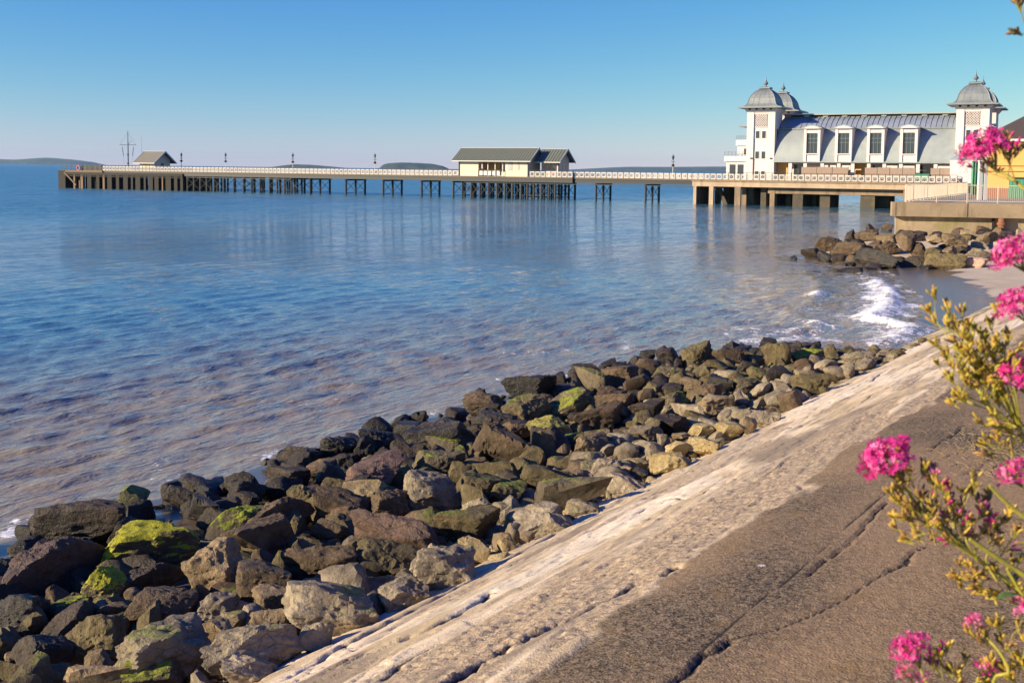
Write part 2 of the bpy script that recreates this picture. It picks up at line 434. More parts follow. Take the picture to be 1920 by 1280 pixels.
Z += (1 - dark) * ((fbm(LA * 5, SS * 1.2, 95, 4) - .5) * .045 + (np.round(fbm(LA * 1.7, SS * .35, 97, 3) * 7) / 7 - .5) * .08)
Z += dark * (vnoise(LA * 40, SS * 40, 99) - .5) * .008 * near
k = NT('revetment_concrete'); p = k.pos(); ak = k.attr
n1 = k.noise(p, 1.2, 6, .6); n2 = k.noise(p, 22, 5, .7); n3 = k.voro(p, 60); n4 = k.noise(p, 5, 5, .6); n5 = k.noise(p, .35, 4)
pale = k.mix(k.rng(ak('streak'), .40, .60), (.42, .32, .195), (.62, .49, .34))
pale = k.mix(k.rng(ak('patch'), .56, .64), pale, (.25, .19, .13))
pale = k.mix(k.rng(ak('patch'), .36, .42, .7, 0), pale, (.66, .56, .43))
pale = k.mix(k.rng(n4, .55, .75, 0, .35), pale, (.25, .19, .14))
gravel = k.mix(k.rng(n2, .35, .65), (.17, .12, .075), (.50, .38, .25))
c = k.mix(ak('rough'), pale, gravel)
dk = k.mix(k.rng(k.math('ADD', k.math('MULTIPLY', n2, .5), k.math('MULTIPLY', k.noise(p, 55, 3, .7), .5)), .43, .57), (.036, .025, .014), (.25, .18, .11)); dk = k.mix(k.rng(n5, .42, .58, 0, .60), dk, (.33, .215, .115))
dk = k.mix(k.rng(k.noise(p, 2.3, 5, .6), .60, .68, 0, .5), dk, (.21, .13, .05))
dk = k.mix(k.rng(k.voro(p, 1.1), 0.035, .05, .9, 0), dk, (.62, .55, .48))
c = k.mix(ak('dark'), c, dk)
c = k.mix(k.rng(ak('crack'), .35, .7, 0, .92), c, (.035, .028, .022))
z = k.sep(p)[2]
alg = k.math('MULTIPLY', k.rng(z, .15, .75, 1, 0), k.rng(n1, .4, .6))
c = k.mix(alg, c, (.11, .10, .03)); c = k.mix(k.rng(k.math('ADD', z, k.math('MULTIPLY', n4, .1)), .05, .2, .85, 0), c, (.035, .03, .02))
hb = k.math('ADD', k.math('MULTIPLY', n2, .6), k.math('ADD', k.math('MULTIPLY', n4, .5), k.math('MULTIPLY', n3, .3)))
MAT['revet'] = k.fin(c, .9, k.bump(hb, .75, .018), spec=.25)
X, Y = xy(LA, SS)
rv = grid_mesh('concrete_slope', X, Y, Z, MAT['revet'], {'crack': crack, 'dark': dark, 'rough': rough, 'streak': streak, 'patch': patch})
tag(rv, kind='structure')
# terrace on which the camera stands (below and behind the frame)
def poly_ls(name, lat0, lat1, s0, s1, z0, z1, mat):
    m = MB(); c4 = [xy(lat0, s0), xy(lat1, s0), xy(lat1, s1), xy(lat0, s1)]
    m.ext([(a, b) for a, b in c4], z0, z1, 'z'); return m.build(name, mat)
t_ = poly_ls('terrace', -9, .08, -12, 70, 1.0, 4.3, MAT['promenade']); tag(t_, kind='structure')

# ------------------------------------------------------------------ the sea
radial = lambda r: np.minimum(.0038 * (1 + (r / 80.0) ** 1.8), .05)
rr = [10.0]
while rr[-1] < 14000:
    r_ = rr[-1]; rr.append(r_ * (1 + radial(r_)))
rr = np.array(rr); th = np.radians(np.concatenate([np.arange(-88, -31, 2.0), np.arange(-31, 31, .125), np.arange(31, 89, 2.0)]))
RR, TH = np.meshgrid(rr, th, indexing='ij')
X = RR * np.sin(TH); Y = RR * np.cos(TH)
sd = shore_sd(X, Y); lat, s = ls(X, Y)
Z = np.zeros_like(X)
wdir = np.array([.80, .60]); 
for i in range(90):
    lam = .32 * (1.75 / .32) ** RNG.random(); a0 = .0043 * lam ** .72
    an = math.atan2(-.55, .83) + RNG.normal() * (.24 if i % 3 else .6); kx, ky = math.cos(an), math.sin(an)
    ph = RNG.random() * 6.28
    # waves the mesh cannot carry at this distance fade out
    cell = np.maximum(RR * .0022, RR * radial(RR)); fade = sstep(.18, .62, lam / cell / 12)
    w_ = (kx * X + ky * Y) * 2 * math.pi / lam + ph
    grp = .4 + 1.2 * vnoise(X / (lam * 3.2) + i, Y / (lam * 3.2), 200 + i)
    Z += a0 * fade * grp * (np.sin(w_) + .22 * np.sin(2 * w_ + 1.3))
off = -sd
Z *= (.25 + .75 * sstep(0, 5, off))
bay = np.exp(-((X - 15) / 7) ** 2) * np.exp(-((Y - 47) / 14) ** 4)
# breaking wavelets in the little bay
q = off + .8 * (fbm(X * .4, Y * .4, 301, 3) - .5)
fo = bay * (np.exp(-((q - 1.6) / .9) ** 2) + .9 * np.exp(-((q - 4.4) / .6) ** 2) * sstep(.45, .6, fbm(X * .25, Y * .25, 310, 2)))
Z += bay * (.20 * np.exp(-((q - 1.4) / .55) ** 2) + .14 * np.exp(-((q - 4.4) / .5) ** 2))
fl = fbm(X * 1.9, Y * 1.9, 320, 5, .6)
foam = np.clip(fo * 1.05, 0, 1.0)
Z += np.clip(foam, 0, 1) * (fl - .4) * .14
edge = np.exp(-((off - .3) / .5) ** 2) * sstep(.50, .66, fbm(X * .8, Y * .8, 330, 4)) * .55
drift = np.exp(-((off - 2.2) / 2.0) ** 2) * sstep(.60, .70, fbm(X * .5, Y * .5, 337, 5, .6)) * .4
foam = np.clip(foam + (edge + drift) * (RR < 70), 0, 1)
silt = 1 - sstep(2, 21, off + (fbm(X * .06, Y * .06, 350, 4) - .5) * 7) * .92
silt = np.where(Y > 105, silt * 0 + .10 * np.exp(-off / 40), silt)
k = NT('sea_water'); p = k.pos()
open_ = k.attr('open'); ps = k.scaled(p, (1, 1, 1), rot=(0, 0, rad(-56.6)))
pa = k.scaled(ps, (.38, 1.0, 1.0))
n1 = k.noise(pa, 2.9, 3, .55, .5); n2 = k.noise(pa, 7.0, 3, .6, .4); n3 = k.noise(k.scaled(ps, (.45, 1, 1)), .6, 3, .5); n4 = k.noise(k.scaled(ps, (.5, 1, 1)), .05, 4, .6)
n5 = k.noise(k.scaled(p, (.25, 1, 1)), .012, 3, .6)
calm = k.rng(k.math('ADD', k.math('MULTIPLY', n4, .6), k.math('MULTIPLY', n5, .4)), .38, .62, .35, 1.25)
h = k.math('ADD', k.math('MULTIPLY', n1, .115), k.math('ADD', k.math('MULTIPLY', n2, .050), k.math('MULTIPLY', n3, .12)))
nn0 = k.bump(h, k.math('MULTIPLY', calm, .90), 1.0)
def tilt(scale, amp, vec):
    o = k.n('TexNoise'); k.put(o.inputs['Vector'], vec); o.inputs['Scale'].default_value = scale; o.inputs['Detail'].default_value = 2.5; o.inputs['Roughness'].default_value = .6
    a_ = k.n('VectorMath', operation='SUBTRACT'); k.put(a_.inputs[0], o.outputs['Color']); a_.inputs[1].default_value = (.5, .5, .5)
    b_ = k.n('VectorMath', operation='MULTIPLY'); k.put(b_.inputs[0], a_.outputs[0]); b_.inputs[1].default_value = (amp, amp * .8, 0)
    c_ = k.n('VectorMath', operation='SCALE'); k.put(c_.inputs[0], b_.outputs[0]); k.put(c_.inputs['Scale'], k.math('MULTIPLY', calm, k.rng(open_, 0, 1, 1.0, 2.6))); return c_.outputs[0]
acc = nn0
for t_ in (tilt(2.6, .62, pa), tilt(.55, .42, pa), tilt(9.0, .50, pa)):
    q_ = k.n('VectorMath', operation='ADD'); k.put(q_.inputs[0], acc); k.put(q_.inputs[1], t_); acc = q_.outputs[0]
q_ = k.n('VectorMath', operation='NORMALIZE'); k.put(q_.inputs[0], acc); nn = q_.outputs[0]
silt_a = k.attr('silt'); open_a = k.attr('open'); body = k.mix(silt_a, (.045, .165, .24), (.27, .21, .125))
fm = k.attr('foam'); fn = k.noise(k.scaled(p, (1.3, .8, 1)), 4.2, 8, .75, .8); fn2 = k.noise(p, 1.6, 5, .6)
fmask = k.rng(k.math('ADD', fm, k.math('MULTIPLY', k.math('ADD', k.math('SUBTRACT', fn, .5), k.math('MULTIPLY', k.math('SUBTRACT', fn2, .5), .8)), 3.2)), .50, .78)
fmask = k.math('MULTIPLY', fmask, k.rng(fm, .02, .2))
c = k.mix(fmask, body, (.80, .78, .75))
k.p.inputs['IOR'].default_value = 1.333
k.put(k.p.inputs['Specular IOR Level'], .5)
MAT['sea'] = k.fin(c, k.math('ADD', k.rng(fmask, 0, 1, .06, .9), k.math('MULTIPLY', open_a, .20)), k.bump(fn, k.math('MULTIPLY', fmask, .6), .05, nn))
sea = grid_mesh('sea', X, Y, Z, MAT['sea'], {'foam': foam, 'silt': silt, 'open': sstep(25, 110, off)}); tag(sea, kind='structure')
# ================================================================== BOULDERS
def hash3(ix, iy, iz, seed):
    return hash2(ix + iz * 7919, iy - iz * 104729, seed)
def vn3(P, seed=0):
    I = np.floor(P).astype(np.int64); f = P - I; f = f * f * (3 - 2 * f); r = 0
    for dx in (0, 1):
        for dy in (0, 1):
            for dz in (0, 1):
                w = (f[:, 0] if dx else 1 - f[:, 0]) * (f[:, 1] if dy else 1 - f[:, 1]) * (f[:, 2] if dz else 1 - f[:, 2])
                r = r + w * hash3(I[:, 0] + dx, I[:, 1] + dy, I[:, 2] + dz, seed)
    return r
def ico(sub):
    bm = bmesh.new(); bmesh.ops.create_icosphere(bm, subdivisions=sub, radius=1)
    v = np.array([x.co[:] for x in bm.verts]); f = np.array([[q.index for q in t.verts] for t in bm.faces]); bm.free(); return v, f
ICO = {k_: ico(k_) for k_ in (1, 2, 3, 4, 5)}
def rock_mesh(name, sub, seed, rounded=0.0):
    v, f = ICO[sub]; rg = np.random.default_rng(seed)
    n = rg.normal(size=(rg.integers(8, 13), 3)); n /= np.linalg.norm(n, axis=1)[:, None]
    n = np.vstack([n, [[0, 0, 1.0], [0, 0, -1.0]]])
    if rg.random() < .6:   # blocky: three pairs of nearly square faces
        e = Euler(rg.normal(size=3) * .25); mm = np.array(e.to_matrix())
        n = np.vstack([n[:7], mm, -mm])
    d = .58 + .42 * rg.random(len(n))
    p_ = 70 - 44 * rounded
    q = np.maximum(v @ n.T, 0) / d
    r = (q ** p_).sum(1) ** (-1 / p_)
    P = v * r[:, None]
    # chips: small facets broken off the edges
    m2 = rg.normal(size=(46, 3)); m2 /= np.linalg.norm(m2, axis=1)[:, None]
    sup = (P @ m2.T).max(0) * (1 - (.02 + .09 * rg.random(46) ** 2) * (1 - .5 * rounded))
    q2 = np.maximum(v @ m2.T, 0) / sup; r = np.minimum(r, 1 / np.maximum(q2.max(1), 1e-6)); P = v * r[:, None]
    if sub >= 3:
        off = rg.random(3) * 50
        a = vn3(P * 2.2 + off, 1) - .5; b = vn3(P * 5 + off, 2) - .5; c_ = vn3(P * 11 + off, 3) - .5; e_ = vn3(P * 23 + off, 4) - .5
        ridge = -np.abs(vn3(P * 3.1 + off, 7) - .5)
        P = P + v * (.10 * a + .08 * b + .07 * c_ + (.05 * e_ if sub > 3 else 0) + .24 * (ridge + .12) * (1 - rounded))[:, None]
    lo, hi = P.min(0), P.max(0); P = (P - (lo + hi) / 2) / (hi - lo)
    me = bpy.data.meshes.new(name); me.from_pydata(P.tolist(), [], f.tolist()); me.update()
    if sub >= 3: me.polygons.foreach_set('use_smooth', [True] * len(f)); me.set_sharp_from_angle(angle=rad(34 if sub == 3 else 28))
    return me
def rock_mat(name, c1, c2, moss=0.0, mosscol=(.28, .27, .012), rough=.85, wet=.6):
    k = NT(name); p = k.pos(); rd = k.rand()
    of = k.n('VectorMath', operation='ADD'); k.put(of.inputs[0], p); cmb = k.n('CombineXYZ'); k.put(cmb.inputs[0], k.math('MULTIPLY', rd, 37.0)); k.put(cmb.inputs[1], k.math('MULTIPLY', rd, 91.0)); k.put(of.inputs[1], cmb.outputs[0]); q = of.outputs[0]
    n1 = k.noise(q, 2.6, 6, .65); n2 = k.noise(q, 9, 6, .7); n3 = k.noise(q, 32, 4, .7); n4 = k.noise(q, 1.3, 4, .6)
    c = k.mix(k.rng(n1, .36, .64), c1, c2)
    c = k.mix(k.rng(n2, .52, .75, 0, .55), c, tuple(min(1, x * 1.45 + .02) for x in c2))
    c = k.mix(k.rng(n2, .28, .48, .65, 0), c, tuple(x * .35 for x in c1))
    c = k.mix(k.rng(n4, .55, .7, 0, .28), c, (.16, .085, .045))
    vr = k.voro(k.scaled(q, (1, 1, 1.8)), 3.2, 'DISTANCE_TO_EDGE'); c = k.mix(k.math('MULTIPLY', k.rng(vr, 0, .02, .5, 0), k.rng(n4, .52, .6)), c, (.03, .025, .02))
    g = k.rng(rd, 0, 1, .72, 1.22); hs_ = k.n('HueSaturation') if False else None
    c = k.mix(1.0, c, (1, 1, 1), 'MULTIPLY')
    br = k.n('BrightContrast')
    vm = k.n('VectorMath', operation='SCALE'); k.put(vm.inputs[0], c); k.put(vm.inputs['Scale'], g); c = vm.outputs[0]
    nz = k.sep(k.n('NewGeometry').outputs['Normal'])[2]
    if moss > 0:
        mk = k.math('ADD', k.math('MULTIPLY', nz, .55), k.math('MULTIPLY', k.math('SUBTRACT', n4, .5), 1.5))
        mk = k.math('ADD', mk, k.math('MULTIPLY', k.math('SUBTRACT', n2, .5), .7))
        th0 = .62 - .55 * moss
        mm = k.rng(mk, th0, th0 + .13)
        mc = k.mix(k.rng(n3, .35, .65), tuple(x * .45 for x in mosscol), mosscol); mc = k.mix(k.rng(n2, .4, .6), mc, tuple(x * 1.3 for x in mosscol))
        c = k.mix(mm, c, mc)
    z = k.sep(p)[2]
    wt = k.rng(k.math('ADD', z, k.math('MULTIPLY', k.math('SUBTRACT', n1, .5), .35)), .10, .42, wet, 0)
    c = k.mix(wt, c, (.022, .019, .016))
    rg_ = k.rng(wt, 0, .5, rough, .38)
    hb = k.math('ADD', k.math('MULTIPLY', n1, .5), k.math('ADD', k.math('MULTIPLY', n2, .5), k.math('MULTIPLY', n3, .22)))
    hb = k.math('ADD', hb, k.math('MULTIPLY', k.rng(vr, 0, .03, -.08, 0), k.rng(n4, .52, .6)))
    return k.fin(c, rg_, k.bump(hb, 1.0, .10), spec=.35)
RM = {
 'K': rock_mat('black_wet_rock', (.016, .014, .012), (.036, .029, .023), rough=.45, wet=.5),
 'D': rock_mat('dark_brown_rock', (.024, .017, .012), (.058, .040, .026), rough=.6),
 'B': rock_mat('brown_rock', (.066, .043, .024), (.14, .095, .055)),
 'O': rock_mat('olive_brown_rock', (.070, .052, .024), (.155, .118, .055), .10, (.11, .12, .02)),
 'T': rock_mat('tan_rock', (.16, .11, .06), (.29, .21, .12)),
 'G': rock_mat('grey_rock', (.155, .12, .078), (.35, .28, .19), .05, (.20, .19, .06)),
 'Y': rock_mat('yellowish_rock', (.30, .21, .08), (.42, .32, .16)),
 'P': rock_mat('pink_rock', (.42, .25, .18), (.5, .33, .25)),
 'U': rock_mat('purple_brown_rock', (.075, .042, .032), (.14, .085, .062), rough=.5),
 'M': rock_mat('bright_moss_rock', (.06, .045, .03), (.11, .085, .05), 1.0, (.27, .255, .012)),
 'W': rock_mat('pale_moss_rock', (.13, .10, .06), (.20, .16, .09), .85, (.25, .215, .05)),
 'm': rock_mat('part_moss_rock', (.075, .058, .038), (.13, .10, .06), .42, (.17, .19, .015)),
 'o': rock_mat('green_rock', (.10, .095, .05), (.17, .165, .08), .75, (.16, .17, .05)),
}
CN = {'K': 'black', 'D': 'dark brown', 'B': 'brown', 'O': 'olive brown', 'T': 'tan', 'G': 'pale grey', 'Y': 'yellowish', 'P': 'pink', 'U': 'purple brown', 'M': 'mossy yellow-green', 'W': 'moss-topped', 'm': 'moss-patched', 'o': 'green'}
LIB = {5: [rock_mesh('boulder_shape', 5, 100 + i, (i % 3) * .25) for i in range(26)],
       3: [rock_mesh('rock_shape', 3, 300 + i, (i % 3) * .25) for i in range(22)]}
# centre x, centre y, width, height in the photograph, colour letter
near = '''285 1024 170 92 M;107 1060 172 93 U;147 984 185 55 D;38 1014 88 68 K;250 933 56 50 o;350 937 85 38 D;383 958 60 52 K;443 980 105 58 m;463 922 68 48 D;417 952 70 32 D
527 968 120 62 B;568 938 62 58 O;484 1012 135 76 B;404 1072 90 100 T;495 1093 115 86 B;500 1045 55 34 B;197 1101 76 64 M;290 1085 115 44 D;252 1115 36 26 T;303 1140 130 74 B
40 1152 100 82 K;112 1113 46 36 B;137 1142 92 38 m;130 1168 96 44 D;212 1148 58 34 B;188 1192 97 86 O;80 1220 106 62 D;310 1222 158 106 G;288 1262 114 60 m;33 1264 72 44 O
110 1266 66 40 O;180 1277 120 34 T;403 1185 54 48 T;442 1165 48 40 G;457 1138 36 26 G;407 1138 78 54 G;502 1167 72 48 T;618 1146 172 94 G;515 1124 82 60 T;475 1224 196 60 G
592 1198 70 64 G;468 1262 114 46 G;603 1056 140 62 B;582 1024 64 34 O;618 995 64 44 B;563 852 74 38 K;634 839 64 44 K;703 826 72 44 K;585 859 40 32 D;604 880 60 36 B
538 897 84 44 D;629 915 64 42 O;685 925 92 46 Y;704 890 114 58 U;645 950 120 52 B;733 948 70 54 B;642 967 62 32 B;810 927 110 78 G;818 872 108 48 m;760 845 56 44 D
763 808 50 34 K;828 823 134 54 K;830 840 74 34 m;944 842 118 74 B;856 783 44 32 D;905 756 72 38 B;928 790 80 38 K;988 768 94 50 O;993 730 102 40 K;1070 760 82 48 m
1107 716 64 42 m;1032 803 86 44 W;1048 822 52 40 D;1012 817 40 36 D;967 806 62 26 B;1050 850 38 36 B;1108 836 66 40 T;1105 863 48 30 G;990 881 50 24 G;930 888 68 42 O
905 918 98 58 O;953 928 64 44 O;1028 900 106 44 O;1075 930 142 54 m;1110 882 62 38 G;952 957 62 28 G;1008 980 98 62 G;1037 988 64 54 G;1097 958 70 36 G;738 1000 168 60 U
877 985 122 64 O;890 953 62 24 G;968 988 52 34 G;943 1015 42 32 T;958 1027 52 34 Y;988 1012 28 26 T;938 1050 46 22 Y;888 1030 56 44 Y;860 1037 36 22 G;833 1072 112 90 G
722 1046 108 66 O;614 1083 62 38 T;650 1085 50 36 T;708 1093 66 34 G;757 1116 94 72 G;540 1106 42 34 T;581 1102 54 34 T;1101 697 60 28 D;1163 706 68 40 B;1215 686 48 30 B
1214 667 36 22 K;1251 667 38 26 D;1306 669 68 42 O;1254 703 60 32 m;1197 723 54 34 B;1212 741 34 26 B;1149 743 66 30 B;1145 758 92 32 B;1258 752 66 30 m;1262 731 40 24 D
1290 721 54 26 T;1339 688 48 26 O;1368 675 60 36 B;1412 672 38 30 O;1453 668 54 46 O;1405 695 50 34 D;1515 670 62 28 m;1505 689 42 32 B;1547 690 48 30 G;1608 674 60 28 G
1523 720 76 36 O;1570 691 32 20 O;1362 707 44 24 G;1406 725 62 34 m;1427 733 48 24 G;1466 730 42 28 G;1343 760 66 32 T;1393 745 38 22 G;1430 785 62 30 G;1375 776 38 28 G
1482 755 40 40 B;1290 775 66 32 G;1320 740 62 36 B;1215 768 68 32 D;1125 788 106 44 B;1208 790 38 40 O;1260 797 68 40 D;1127 811 110 48 O;1211 812 62 30 G;1278 821 34 20 T
1314 811 46 34 Y;1365 809 58 38 Y;1402 797 34 32 T;1328 796 40 20 G;1320 837 62 38 Y;1245 826 24 24 G;1266 844 52 30 Y;1213 841 57 30 G;1174 847 44 32 G;1138 847 30 26 G
1130 880 70 44 G;1190 873 48 30 Y;1168 888 34 28 T;1257 873 76 48 Y;1223 902 26 14 Y;1198 893 32 26 D;1173 916 80 32 G;1037 898 76 38 O;1350 724 60 36 K;1462 704 54 34 D'''
far = '''1488 485 14 10 K;1520 476 31 18 D;1547 485 33 20 K;1553 460 52 28 B;1595 446 22 26 D;1625 444 46 22 T;1593 469 64 30 B;1596 490 20 20 B;1574 488 32 18 D;1645 489 86 24 K
1640 466 30 26 B;1667 466 42 26 B;1665 449 42 18 T;1698 454 34 28 B;1721 470 34 26 B;1715 492 48 18 D;1750 477 30 22 O;1772 492 72 19 O;1755 449 32 17 T;1790 450 44 20 T
1779 473 26 18 T;1822 456 24 20 O;1818 441 32 16 T;1837 481 52 18 G;1826 493 48 19 P;1838 463 34 20 G;1852 446 38 18 T;1862 455 28 20 G;1892 440 24 14 D;1914 437 18 12 G
1634 428 20 14 D;1663 429 24 15 T;1725 446 22 14 D;1610 458 26 18 D;1700 440 26 14 B;1805 466 26 18 D;1745 462 24 14 B;1880 462 30 20 G;1905 455 30 20 T;1900 480 40 18 G;1570 473 26 16 D'''
SPECIAL = {0: ('broad flat boulder with its top covered in bright yellow-green moss', 'broad mossy boulder'),
 1: ('large purple brown boulder left of the broad mossy boulder', 'purple brown boulder'),
 2: ('long low black slab sloping into the water at far left', 'low slab by the water'),
 4: ('rounded green algae boulder standing alone in the shallow water', 'lone green boulder'),
 16: ('smaller leaning boulder with a bright yellow-green mossy face', 'smaller mossy boulder'),
 10: ('long tan log-shaped rock lying diagonally between dark boulders', 'log-shaped rock'),
 19: ('box-shaped brown boulder with flat top and dark shaded front', 'box-shaped brown boulder'),
 27: ('biggest pale grey boulder in the bottom left, craggy and tall', 'biggest grey boulder'),
 37: ('wide pale grey craggy boulder touching the concrete slope', 'wide grey boulder by the slope'),
 39: ('long pale flat rock near the bottom edge beside the slope', 'long pale flat rock'),
 57: ('tall pale grey boulder among darker ones in mid pile', 'tall grey boulder'),
 63: ('big rounded brown boulder in the middle of the pile', 'big rounded brown boulder'),
 71: ('boulder with pale yellow-green weed on top in mid pile', 'pale weedy boulder'),
 83: ('low wide rock with green weed beside the concrete slope', 'weedy low rock'),
 89: ('long dark slab lying level above the concrete slope', 'long dark slab'),
 99: ('craggy pale grey boulder resting against the concrete slope', 'craggy grey boulder'),
 124: ('upright olive rock at the upper water edge of the pile', 'upright shore rock'),
 144: ('large brown angular boulder in the upper middle of the pile', 'angular brown boulder'),
 151: ('pale yellow block resting just off the concrete slope', 'pale yellow block'),
 163: ('yellowish boulder sitting on the very edge of the slope', 'yellowish edge boulder')}
FSPECIAL = {0: ('tiny black rock alone in the water off the far pile', 'lone far rock'), 4: ('tall upright dark rock standing on the far pile', 'tall upright far rock'),
 24: ('pinkish flat rock on the sand edge of the far pile', 'pink far rock'), 23: ('pale grey flat rock above the pink one by the beach', 'pale flat far rock'),
 9: ('long black low rock at the front foot of the far pile', 'long black far rock'), 13: ('brown rock high on the far pile under the wall', 'upper brown far rock')}
def zb_near(x, y): return float(np.clip(.080 * shore_sd(np.array(x), np.array(y)), -.15, .62))
def zb_far(x, y): return float(np.clip(sand_h(np.array(x), np.array(y)), -.1, 2))
rocks = []
def place_rock(cx, cy, w, h, ty, zb, bump_, idx, grp, spec):
    dep = 20.0 if grp == 0 else 72.0
    Hz = .5
    r_ = ray(cx, cy); al = math.asin(-r_[2] / np.linalg.norm(r_))
    for _ in range(30):
        P = CAM + r_ * dep; W = w * dep / FPX; Hs = h * dep / FPX
        D_ = min(.85 * W, Hs * 1.15); Hz = max(.42 * W, (Hs - .55 * D_ * math.sin(al)) / math.cos(al)); Hz = min(Hz, 1.25 * W)
        zc = zb(P[0], P[1]) + bump_ + .32 * Hz
        dn = (EYE - zc) / -r_[2]; dep += (dn - dep) * .5
    P = CAM + r_ * dep
    sub = (5 if w > 58 else 3) if grp == 0 else (5 if w > 38 else 3)
    ri = random.randrange(len(LIB[sub]))
    o = bpy.data.objects.new('boulder' if W > .55 else 'rock', LIB[sub][ri]); COL.objects.link(o)
    o.location = P; yaw = -math.atan2(P[0], P[1]) + random.gauss(0, .22) + (math.pi if random.random() < .5 else 0)
    o.rotation_euler = (random.gauss(0, .1), random.gauss(0, .16), yaw); o.scale = (W * 1.06, max(D_ * 1.15, Hz * .8), Hz * 1.25)
    o.data = o.data if len(o.data.materials) else o.data
    set_rock_mat(o, ty)
    rocks.append(dict(o=o, px=cx, py=cy, W=W, ty=ty, grp=grp, spec=spec, flat=Hz / W)); return o
def set_rock_mat(o, ty):
    if not len(o.data.materials): o.data.materials.append(RM['B'])
    o.material_slots[0].link = 'OBJECT'; o.material_slots[0].material = RM[ty]
for i, t in enumerate(x for l in near.split('\n') for x in l.split(';')):
    a = t.split(); place_rock(*map(float, a[:4]), a[4], zb_near, .10, i, 0, SPECIAL.get(i))
for i, t in enumerate(x for l in far.split('\n') for x in l.split(';')):
    a = t.split(); a[4] = 'B' if a[4] == 'T' and float(a[0]) < 1760 and i % 2 else a[4]; place_rock(*map(float, a[:4]), a[4], zb_far, .05, i, 1, FSPECIAL.get(i))
# rocks that fill the gaps of the two piles, half buried among the others
def add_fill(x, y, W, zb, grp, ty):
    z = zb(x, y); hz = W * random.uniform(.45, .75)
    o = bpy.data.objects.new('rock', random.choice(LIB[3])); COL.objects.link(o)
    o.location = (x, y, z + .02 * hz); o.rotation_euler = (random.gauss(0, .2), random.gauss(0, .2), random.random() * 6.28); o.scale = (W, W * random.uniform(.7, 1), hz)
    set_rock_mat(o, ty); px, py = proj((x, y, z + .1)); rocks.append(dict(o=o, px=px, py=py, W=W, ty=ty, grp=grp, spec=None, flat=.6))
def lat_out(s): return 15 if s < 28 else 15 - (s - 28) * .45 if s < 33 else 12.75 - (s - 33) * 1.7
cells = []
nfill = 300 - len(rocks)
cand = []
for _ in range(900):
    s = random.uniform(4, 33.6); lat = random.uniform(8.0, lat_out(s)); x, y = xy(lat, s); cand.append((x, y, lat, s))
kept = []
for x, y, lat, s in cand:
    if len(kept) >= nfill - 34: break
    W = random.uniform(.45, .8)
    if any(math.hypot(x - a, y - b) < .46 for a, b in kept): continue
    px, py = proj((x, y, .3))
    if px < -200 or py > 1380: continue
    kept.append((x, y)); u_ = (lat - 7.7) / 7
    ty = random.choice('TGGYT') if u_ < .16 else random.choice('OBDBO') if u_ < .6 else random.choice('DKDBK')
    add_fill(x, y, W, lambda a, b: zb_near(a, b) + .02, 0, ty)
for _ in range(34):
    px = random.uniform(1560, 1900); py = random.uniform(442, 492); P = onz(px, py, .6)
    add_fill(P[0], P[1], random.uniform(.9, 1.5), zb_far, 1, random.choice('BDDOKDB'))
# describe every boulder by its look and the landmark rock beside it
DIR = ['right', 'above right', 'above', 'above left', 'left', 'below left', 'below', 'below right']
ORD = ['next', 'second', 'third', 'fourth', 'fifth', 'sixth', 'seventh', 'eighth', 'ninth', 'tenth', 'eleventh', 'twelfth', 'thirteenth', 'fourteenth', 'fifteenth', 'sixteenth', 'seventeenth', 'eighteenth', 'nineteenth', 'twentieth']
lm = [r for r in rocks if r['spec']]
buck = {}
for r in rocks:
    g = 'boulders piled along the foot of the concrete slope' if r['grp'] == 0 else 'boulders piled under the far sea wall'
    if r['spec']: tag(r['o'], r['spec'][0], 'boulder', g); continue
    best = min((q for q in lm if q['grp'] == r['grp']), key=lambda q: math.hypot(q['px'] - r['px'], (q['py'] - r['py']) * 1.5))
    an = math.degrees(math.atan2(-(r['py'] - best['py']), r['px'] - best['px'])) % 360
    dr = DIR[int((an + 22.5) // 45) % 8]
    buck.setdefault((id(best), dr, CN[r['ty']]), []).append((math.hypot(best['px'] - r['px'], best['py'] - r['py']), r, best, g))
for (b_, dr, cn), L in buck.items():
    L.sort(key=lambda t: t[0])
    for j, (_, r, best, g) in enumerate(L):
        sz = 'small' if r['W'] < .5 else 'large' if r['W'] > .95 else 'middling'
        shp = 'flat' if r['flat'] < .5 else 'upright' if r['flat'] > .85 else 'angular'
        lab = f"{sz} {shp} {cn} rock, {ORD[min(j, 19)] if j else 'nearest'} {dr} {'of ' if dr in ('left', 'right', 'above left', 'above right', 'below left', 'below right') else ''}the {best['spec'][1]}"
        tag(r['o'], lab.replace('above of', 'above'), 'boulder' if r['W'] > .55 else 'rock', g)
# loose stones and shingle between the boulders: nobody could count them
SV, SF = ICO[2]
def stones(name, N_, fn, mats):
    allv = []; allf = []; mi = []; b = 0
    for i in range(N_):
        r = fn()
        if r is None: continue
        x, y, z, sz = r; v = SV if sz > .045 else ICO[1][0]; f = SF if sz > .045 else ICO[1][1]
        n = RNG.normal(size=(6, 3)); n /= np.linalg.norm(n, axis=1)[:, None]
        q = np.maximum(v @ n.T, 0) / .75; rr_ = np.minimum((q ** 10).sum(1) ** (-.1), 1.25)
        e = np.array(Euler(RNG.random(3) * 6.28).to_matrix())
        P = (v * rr_[:, None]) @ e.T * np.array([1, RNG.uniform(.7, 1), RNG.uniform(.5, .8)]) * sz + [x, y, z]
        allv.append(P); allf.append(f + b); mi += [int(RNG.integers(len(mats)))] * len(f); b += len(v)
    me = bpy.data.meshes.new(name); me.from_pydata(np.vstack(allv).tolist(), [], np.vstack(allf).tolist())
    for m_ in mats: me.materials.append(m_)
    me.polygons.foreach_set('material_index', mi); me.update()
    o = bpy.data.objects.new(name, me); COL.objects.link(o); return o
